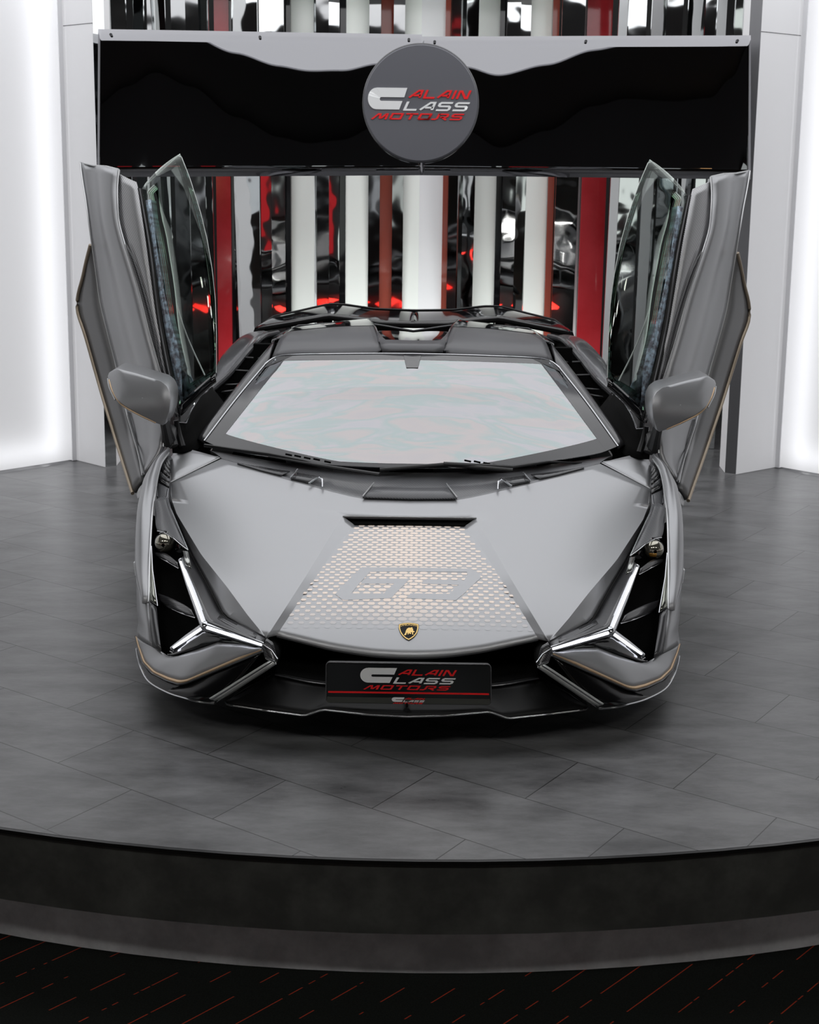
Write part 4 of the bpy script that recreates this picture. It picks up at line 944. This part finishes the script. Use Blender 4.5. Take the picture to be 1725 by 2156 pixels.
for k in range(11):                        # skin: convex shoulder near the inner edge, hollow towards the sill
    t = k/10; r = []
    for i in range(40):
        tg = (SI[min(i+1, 39)]-SI[max(i-1, 0)]); nn = tg.cross(SO[i]-SI[i]).normalized()
        if nn.y > 0: nn = -nn
        r.append(SI[i].lerp(SO[i], t)+nn*(.015*math.sin(2*math.pi*t)*min(1, (39-i)/10)))
    rows.append(r)
dm.quadgrid(rows)
doors = lr('door', dm, M['paint'], car, solid=.02, off=0, angle=50)
e = MB(); e.tube([p+Vector((.002, -.006, 0)) for p in SI[:-4]], .0038, 8); e.tube([p+Vector((-.002, -.012, 0)) for p in SO], .0032, 6); lr('door_skin_edge', e, M['edge'], doors)
e = MB(); e.tube([SI[0], SI[0].lerp(SO[0], .33)+Vector((0, 0, .004)), SI[0].lerp(SO[0], .66)+Vector((0, 0, -.002)), SO[0]], .004, 6); lr('door_tip_edge', e, M['edge'], doors)
e = MB(); cr_ = dl([(270, 868), (287, 930), (305, 1000)], ex=-.02); e.tube(cr_, .004, 6); lr('door_crease', e, M['smoke'], doors)
so = dl([(194, 515), (185, 550), (177, 586), (169, 615), (166, 640), (169, 664), (182, 702), (205, 783), (219, 832), (235, 884), (250, 933), (283, 1037)])
si = dl([(197, 522), (202, 556), (207, 590), (212, 630), (219, 660), (228, 700), (240, 745), (253, 800), (262, 842), (273, 885), (285, 930), (304, 1010)], ex=.03)
sm_ = MB(); sm_.patch(so, si, 30, 4, .006); lr('sill_blade', sm_, mat('satin_grey_sill', (.25, .25, .255), .5, .45), doors, solid=.02, angle=60)
e = MB(); e.tube([p+Vector((-.004, -.016, 0)) for p in so], .008, 8, 50); lr('sill_stripe', e, M['sillgold'], doors)
cbi = dl([(252, 367), (250, 430), (254, 470), (267, 515), (294, 603), (318, 698), (345, 795), (366, 870)], ex=.03)
cbo = dl([(286.5, 383), (292, 405), (300, 460), (307, 505), (319, 590), (334, 690), (360, 800), (376, 876)], k=.0012)
cm_ = MB(); cm_.patch(cbi, cbo, 24, 5, .008); lr('shoulder_trim', cm_, M['carbon_light'], doors, solid=.01, angle=60)
gp = MB(); gp.patch(dl([(264, 512), (292, 603), (317, 698), (345, 790)], ex=-.012), dl([(267, 514), (285, 552), (308, 625), (326, 695), (345, 788)], k=.0012, ex=-.012), 14, 2); lr('shadow_wedge', gp, M['carbon_dark'], doors, solid=.004)  # shade between skin and trim, laid in as a dark strip
s1 = dl([(292, 396), (313, 530), (335, 700), (373, 878)], k=.001); s2 = dl([(299, 398), (324, 530), (348, 700), (380, 877)], k=.001)
se = MB(); se.patch(s1, s2, 20, 3, .004); lr('window_seal', se, M['rubber'], doors, solid=.012)
e = MB(); e.tube([p.lerp(q, .45)+Vector((0, -.012, 0)) for p, q in zip(s1, s2)], .004, 6, 20); lr('seal_bead', e, M['smoke'], doors)
go = dl([(299, 398), (311, 460), (324, 530), (336, 610), (348, 700), (366, 790), (379, 854)], k=.001)
gi = dl([(379.5, 324), (400, 376), (422, 446.6), (436, 504), (446, 563), (453, 629), (455.5, 706), (455, 785)], k=.0011)
gw = MB(); gw.patch(go, gi, 24, 8, .02); lr('window_pane', gw, M['window'], doors, solid=.005, off=0, angle=60)
e = MB(); e.tube([go[0]]+gi, .0022, 6, 40, False); lr('pane_edge', e, mat('pale_glass_edge', (.72, .77, .74), 0, .2), doors)
e = MB(); e.tube(dl([(326, 464), (360, 596), (391, 700), (435, 798)], k=.001, ex=.03), .003, 6, 24); lr('inner_pane_edge', e, mat('pale_inner_edge', (.78, .8, .78), 0, .25), doors)
bc = MB(); bc.patch(dl([(307, 422), (325, 540), (349, 700), (382, 850)], k=.001, ex=-.012), dl([(318, 420), (336, 560), (366, 700), (412, 815)], k=.001, ex=-.02), 16, 3); lr('bluish_reflection_patch', bc, M['blue_reflection'], doors, solid=.004)  # mottled bluish reflection in the glass, put into the colour
wb_ = MB(); wb_.patch(dl([(379, 854), (418, 818), (455, 785)], k=.001, ex=-.01), dl([(381, 875), (420, 836), (456, 804)], k=.001, ex=-.012), 8, 3, .004); lr('window_base', wb_, M['gloss'], doors, solid=.014)
# mirrors on the doors
mo = [(227, 792), (229, 785), (246, 775.5), (285, 785), (340.5, 802), (352, 811), (359, 824), (361, 840), (358, 866), (349, 893), (343, 895.5), (329.5, 891), (292, 872), (257, 851.5), (243, 838), (235, 823)]
ctr = (300, 838)
mm_ = MB(); rings = []
base_y = 1.22
OUT = catmull([Vector((x, y, 0)) for x, y in mo+mo[:1]], 49, False)
def mface(x, y): return base_y+.0009*(300-x)+.0005*(838-y)+.042*((y-836)/58)**2+.0022*max(0, 250-x)+.02*max(0, (x-338)/23)**2
for s_, dy in ((1., .17), (1., .08), (1., .0), (.97, -.004), (.85, -.004), (.65, -.004), (.4, -.004), (.2, -.004), (.02, -.004)):
    r = []
    for p in OUT:
        x, y = ctr[0]+(p.x-ctr[0])*s_, ctr[1]+(p.y-ctr[1])*s_
        q = c(x, y, mface(x, y)+min(dy, 0))
        if dy > 0: q = q+Vector((0, dy, 0))
        r.append(q)
    rings.append(r)
mm_.quadgrid(rings); mir = lr('side_mirror', mm_, M['paint'], doors, angle=40)
e = MB(); e.tube([c(x, y, mface(x, y)-.002) for x, y in ((230, 800), (238, 826), (257, 852.5), (292, 873), (328, 890))], .0035, 6, 24); lr('mirror_stripe', e, M['gold'], doors)
e = MB(); e.tube([c(x, y, mface(x, y)+.012) for x, y in ((227.5, 797), (231, 816), (243, 842))], .004, 6, 12); lr('turn_signal', e, M['edge'], doors)
ar = MB(); ar.tube(cl([(345, 880, 1.32), (350, 902, 1.38), (356, 930, 1.45)]), [.02, .022, .03], 10, 12); lr('mirror_arm', ar, M['plastic'], doors)

# --- door openings, cabin
do = MB()
oa = cl([(371, 890, 1.52), (391, 891, 1.6), (405, 862, 1.8), (424, 834, 2.05), (437, 827, 2.2), (445, 813, 2.35)])
ob = cl([(352, 946, 1.42), (398, 945, 1.5), (413, 930, 1.62), (430, 902, 1.74), (450, 876, 1.84), (470, 851, 1.95)])
do.patch(oa, [p+Vector((.02, .03, -.02)) for p in ob], 14, 4, -.01, False); do.patch(oa, [Vector((-.98, p.y, .22)) for p in oa], 14, 4)
dop = lr('door_aperture', do, M['void'], car, solid=.01)
e = MB(); e.tube(oa, .0045, 6); lr('aperture_edge', e, M['chrome'], dop)
e = MB(); e.tube(cl([(360, 905, 1.5), (359, 922, 1.46), (366, 940, 1.44)]), [.03, .026, .02], 10, 10); e.tube(cl([(371, 885, 1.5), (376, 915, 1.5), (384, 940, 1.48)]), [.012, .014, .014], 8); lr('door_hinge', e, M['plastic'], dop); e = MB(); e.tube(cl([(444, 826, 2.3), (462, 860, 2.15)]), .02, 8); lr('gas_strut', e, M['plastic'], dop)
cab = MB(); cab.box((-.8, 1.3, .2), (.8, 1.34, .6)); cab.box((-.8, 2.75, .2), (.8, 2.8, .98)); cab.box((-.8, 1.3, .18), (.8, 2.8, .22)); cab.build('cabin_tub', M['void'], car)
da = MB(); da.loft([[Vector((-.72, 1.62, .66)), Vector((0, 1.42, .66)), Vector((.72, 1.62, .66))], [Vector((-.72, 1.75, .70)), Vector((0, 1.7, .70)), Vector((.72, 1.75, .70))], [Vector((-.72, 1.85, .6)), Vector((0, 1.8, .6)), Vector((.72, 1.85, .6))]], 14, 4); da.build('dashboard', M['leather'], car, solid=.02)
for sx_ in (-.36, .36):
    s_ = MB()
    s_.loft([[Vector((sx_-.24, 2.42, .3)), Vector((sx_, 2.46, .3)), Vector((sx_+.24, 2.42, .3))], [Vector((sx_-.25, 2.5, .6)), Vector((sx_, 2.56, .6)), Vector((sx_+.25, 2.5, .6))], [Vector((sx_-.2, 2.58, .8)), Vector((sx_, 2.62, .8)), Vector((sx_+.2, 2.58, .8))], [Vector((sx_-.11, 2.62, .96)), Vector((sx_, 2.64, .98)), Vector((sx_+.11, 2.62, .96))]], 14, 5)
    seat = s_.build('seat', M['leather'], car, solid=.06)
    e = MB(); e.tube([Vector((sx_-.22, 2.43, .45)), Vector((sx_-.24, 2.46, .66)), Vector((sx_-.17, 2.52, .84)), Vector((sx_-.1, 2.56, .93))], .004, 6, 14); e.tube([Vector((sx_+.22, 2.43, .45)), Vector((sx_+.24, 2.46, .66)), Vector((sx_+.17, 2.52, .84)), Vector((sx_+.1, 2.56, .93))], .004, 6, 14); e.build('seat_piping', M['black_seat'], seat)
sw = MB(); cc = Vector((.36, 1.95, .68)); N_ = 32
rim = [cc+Vector((.18*math.cos(2*math.pi*k/N_), .06*math.sin(2*math.pi*k/N_), .16*math.sin(2*math.pi*k/N_))) for k in range(N_+1)]
sw.tube(rim, .015, 8); sw.tube([cc+Vector((-.17, 0, 0)), cc+Vector((.17, 0, 0))], .014, 8); sw.tube([cc, cc+Vector((0, -.05, -.15))], .014, 8); sw.build('steering_wheel', mat('pale_wheel', (.3, .3, .3), .3, .4), car)
# --- underbody and wheels
ub = MB(); ub.box((-.62, .55, .1), (.62, 1.5, .14)); ub.box((-.62, 1.5, .1), (.62, 4.75, .14)); ub.box((-.97, 1.45, .1), (-.86, 3.1, .5)); ub.box((.86, 1.45, .1), (.97, 3.1, .5)); ub.build('underbody', M['void'], car)
def wheel(x, y, r, w):
    s = 1 if x > 0 else -1; m_ = MB()
    prof = [(r*.72, -w/2), (r*.9, -w/2), (r*.98, -w/2+.015), (r, -w/2+.04), (r, w/2-.04), (r*.98, w/2-.015), (r*.9, w/2), (r*.72, w/2)]
    m_.ring((x, y, r+.0005), 0, prof, 'X', 40); ty = m_.build('wheel_tyre', M['rubber'], car, angle=30)
    m_ = MB(); m_.ring((x, y, r), 0, [(r*.72, w/2*s), (r*.70, w/2*s-.02*s), (r*.66, w*.2*s), (r*.66, -w*.4*s), (.0005, -w*.4*s)], 'X', 40)
    for k in range(5):
        for da_ in (-.14, .14):
            a = 2*math.pi*k/5; p0 = Vector((x+s*w*.36, y+.05*math.cos(a), r+.05*math.sin(a))); p1 = Vector((x+s*w*.44, y+r*.69*math.cos(a+da_), r+r*.69*math.sin(a+da_))); m_.tube([p0, p1], .018, 6)
    m_.ring((x+s*w*.36, y, r), 0, [(.0005, .02*s), (.05, .015*s), (.055, -.02*s)], 'X', 20)
    m_.build('wheel_rim', M['smoke'], ty)
for x in (-.83, .83):
    wheel(x*1.04, 1.22, .285, .235); wheel(x, 3.72, .352, .33)

# ================================================================ CAMERA, WORLD, RENDER
cam = bpy.data.cameras.new('camera'); co = bpy.data.objects.new('camera', cam); COL.objects.link(co); SC.camera = co
cam.sensor_fit = 'VERTICAL'; cam.sensor_height = 36; cam.sensor_width = 36*1725/2156; cam.lens = F*36/2156
cam.shift_y = -(1078-CY)/2156; cam.clip_end = 100; cam.clip_start = .05
right = Vector((cr, sr*sp, sr*cp)); up = Vector((-sr, cr*sp, cr*cp)); back = Vector((0, -cp, sp))
Mx = Matrix((right, up, back)).transposed().to_4x4(); Mx.translation = Vector((0, 0, H)); co.matrix_world = Mx
cam.dof.use_dof = True; cam.dof.focus_distance = 5.0; cam.dof.aperture_fstop = 9
w = bpy.data.worlds.new('world'); SC.world = w; w.use_nodes = True
w.node_tree.nodes['Background'].inputs['Color'].default_value = (.9, .95, 1, 1); w.node_tree.nodes['Background'].inputs['Strength'].default_value = .02
SC.view_settings.view_transform = 'Standard'; SC.view_settings.look = 'None'; SC.view_settings.exposure = 0; SC.view_settings.gamma = 1; SC.view_settings.use_curve_mapping = False
SC.cycles.use_denoising = True; SC.cycles.max_bounces = 10; SC.cycles.glossy_bounces = 6; SC.cycles.transparent_max_bounces = 16; SC.cycles.caustics_reflective = False; SC.cycles.caustics_refractive = False
SC.cycles.sample_clamp_indirect = 6
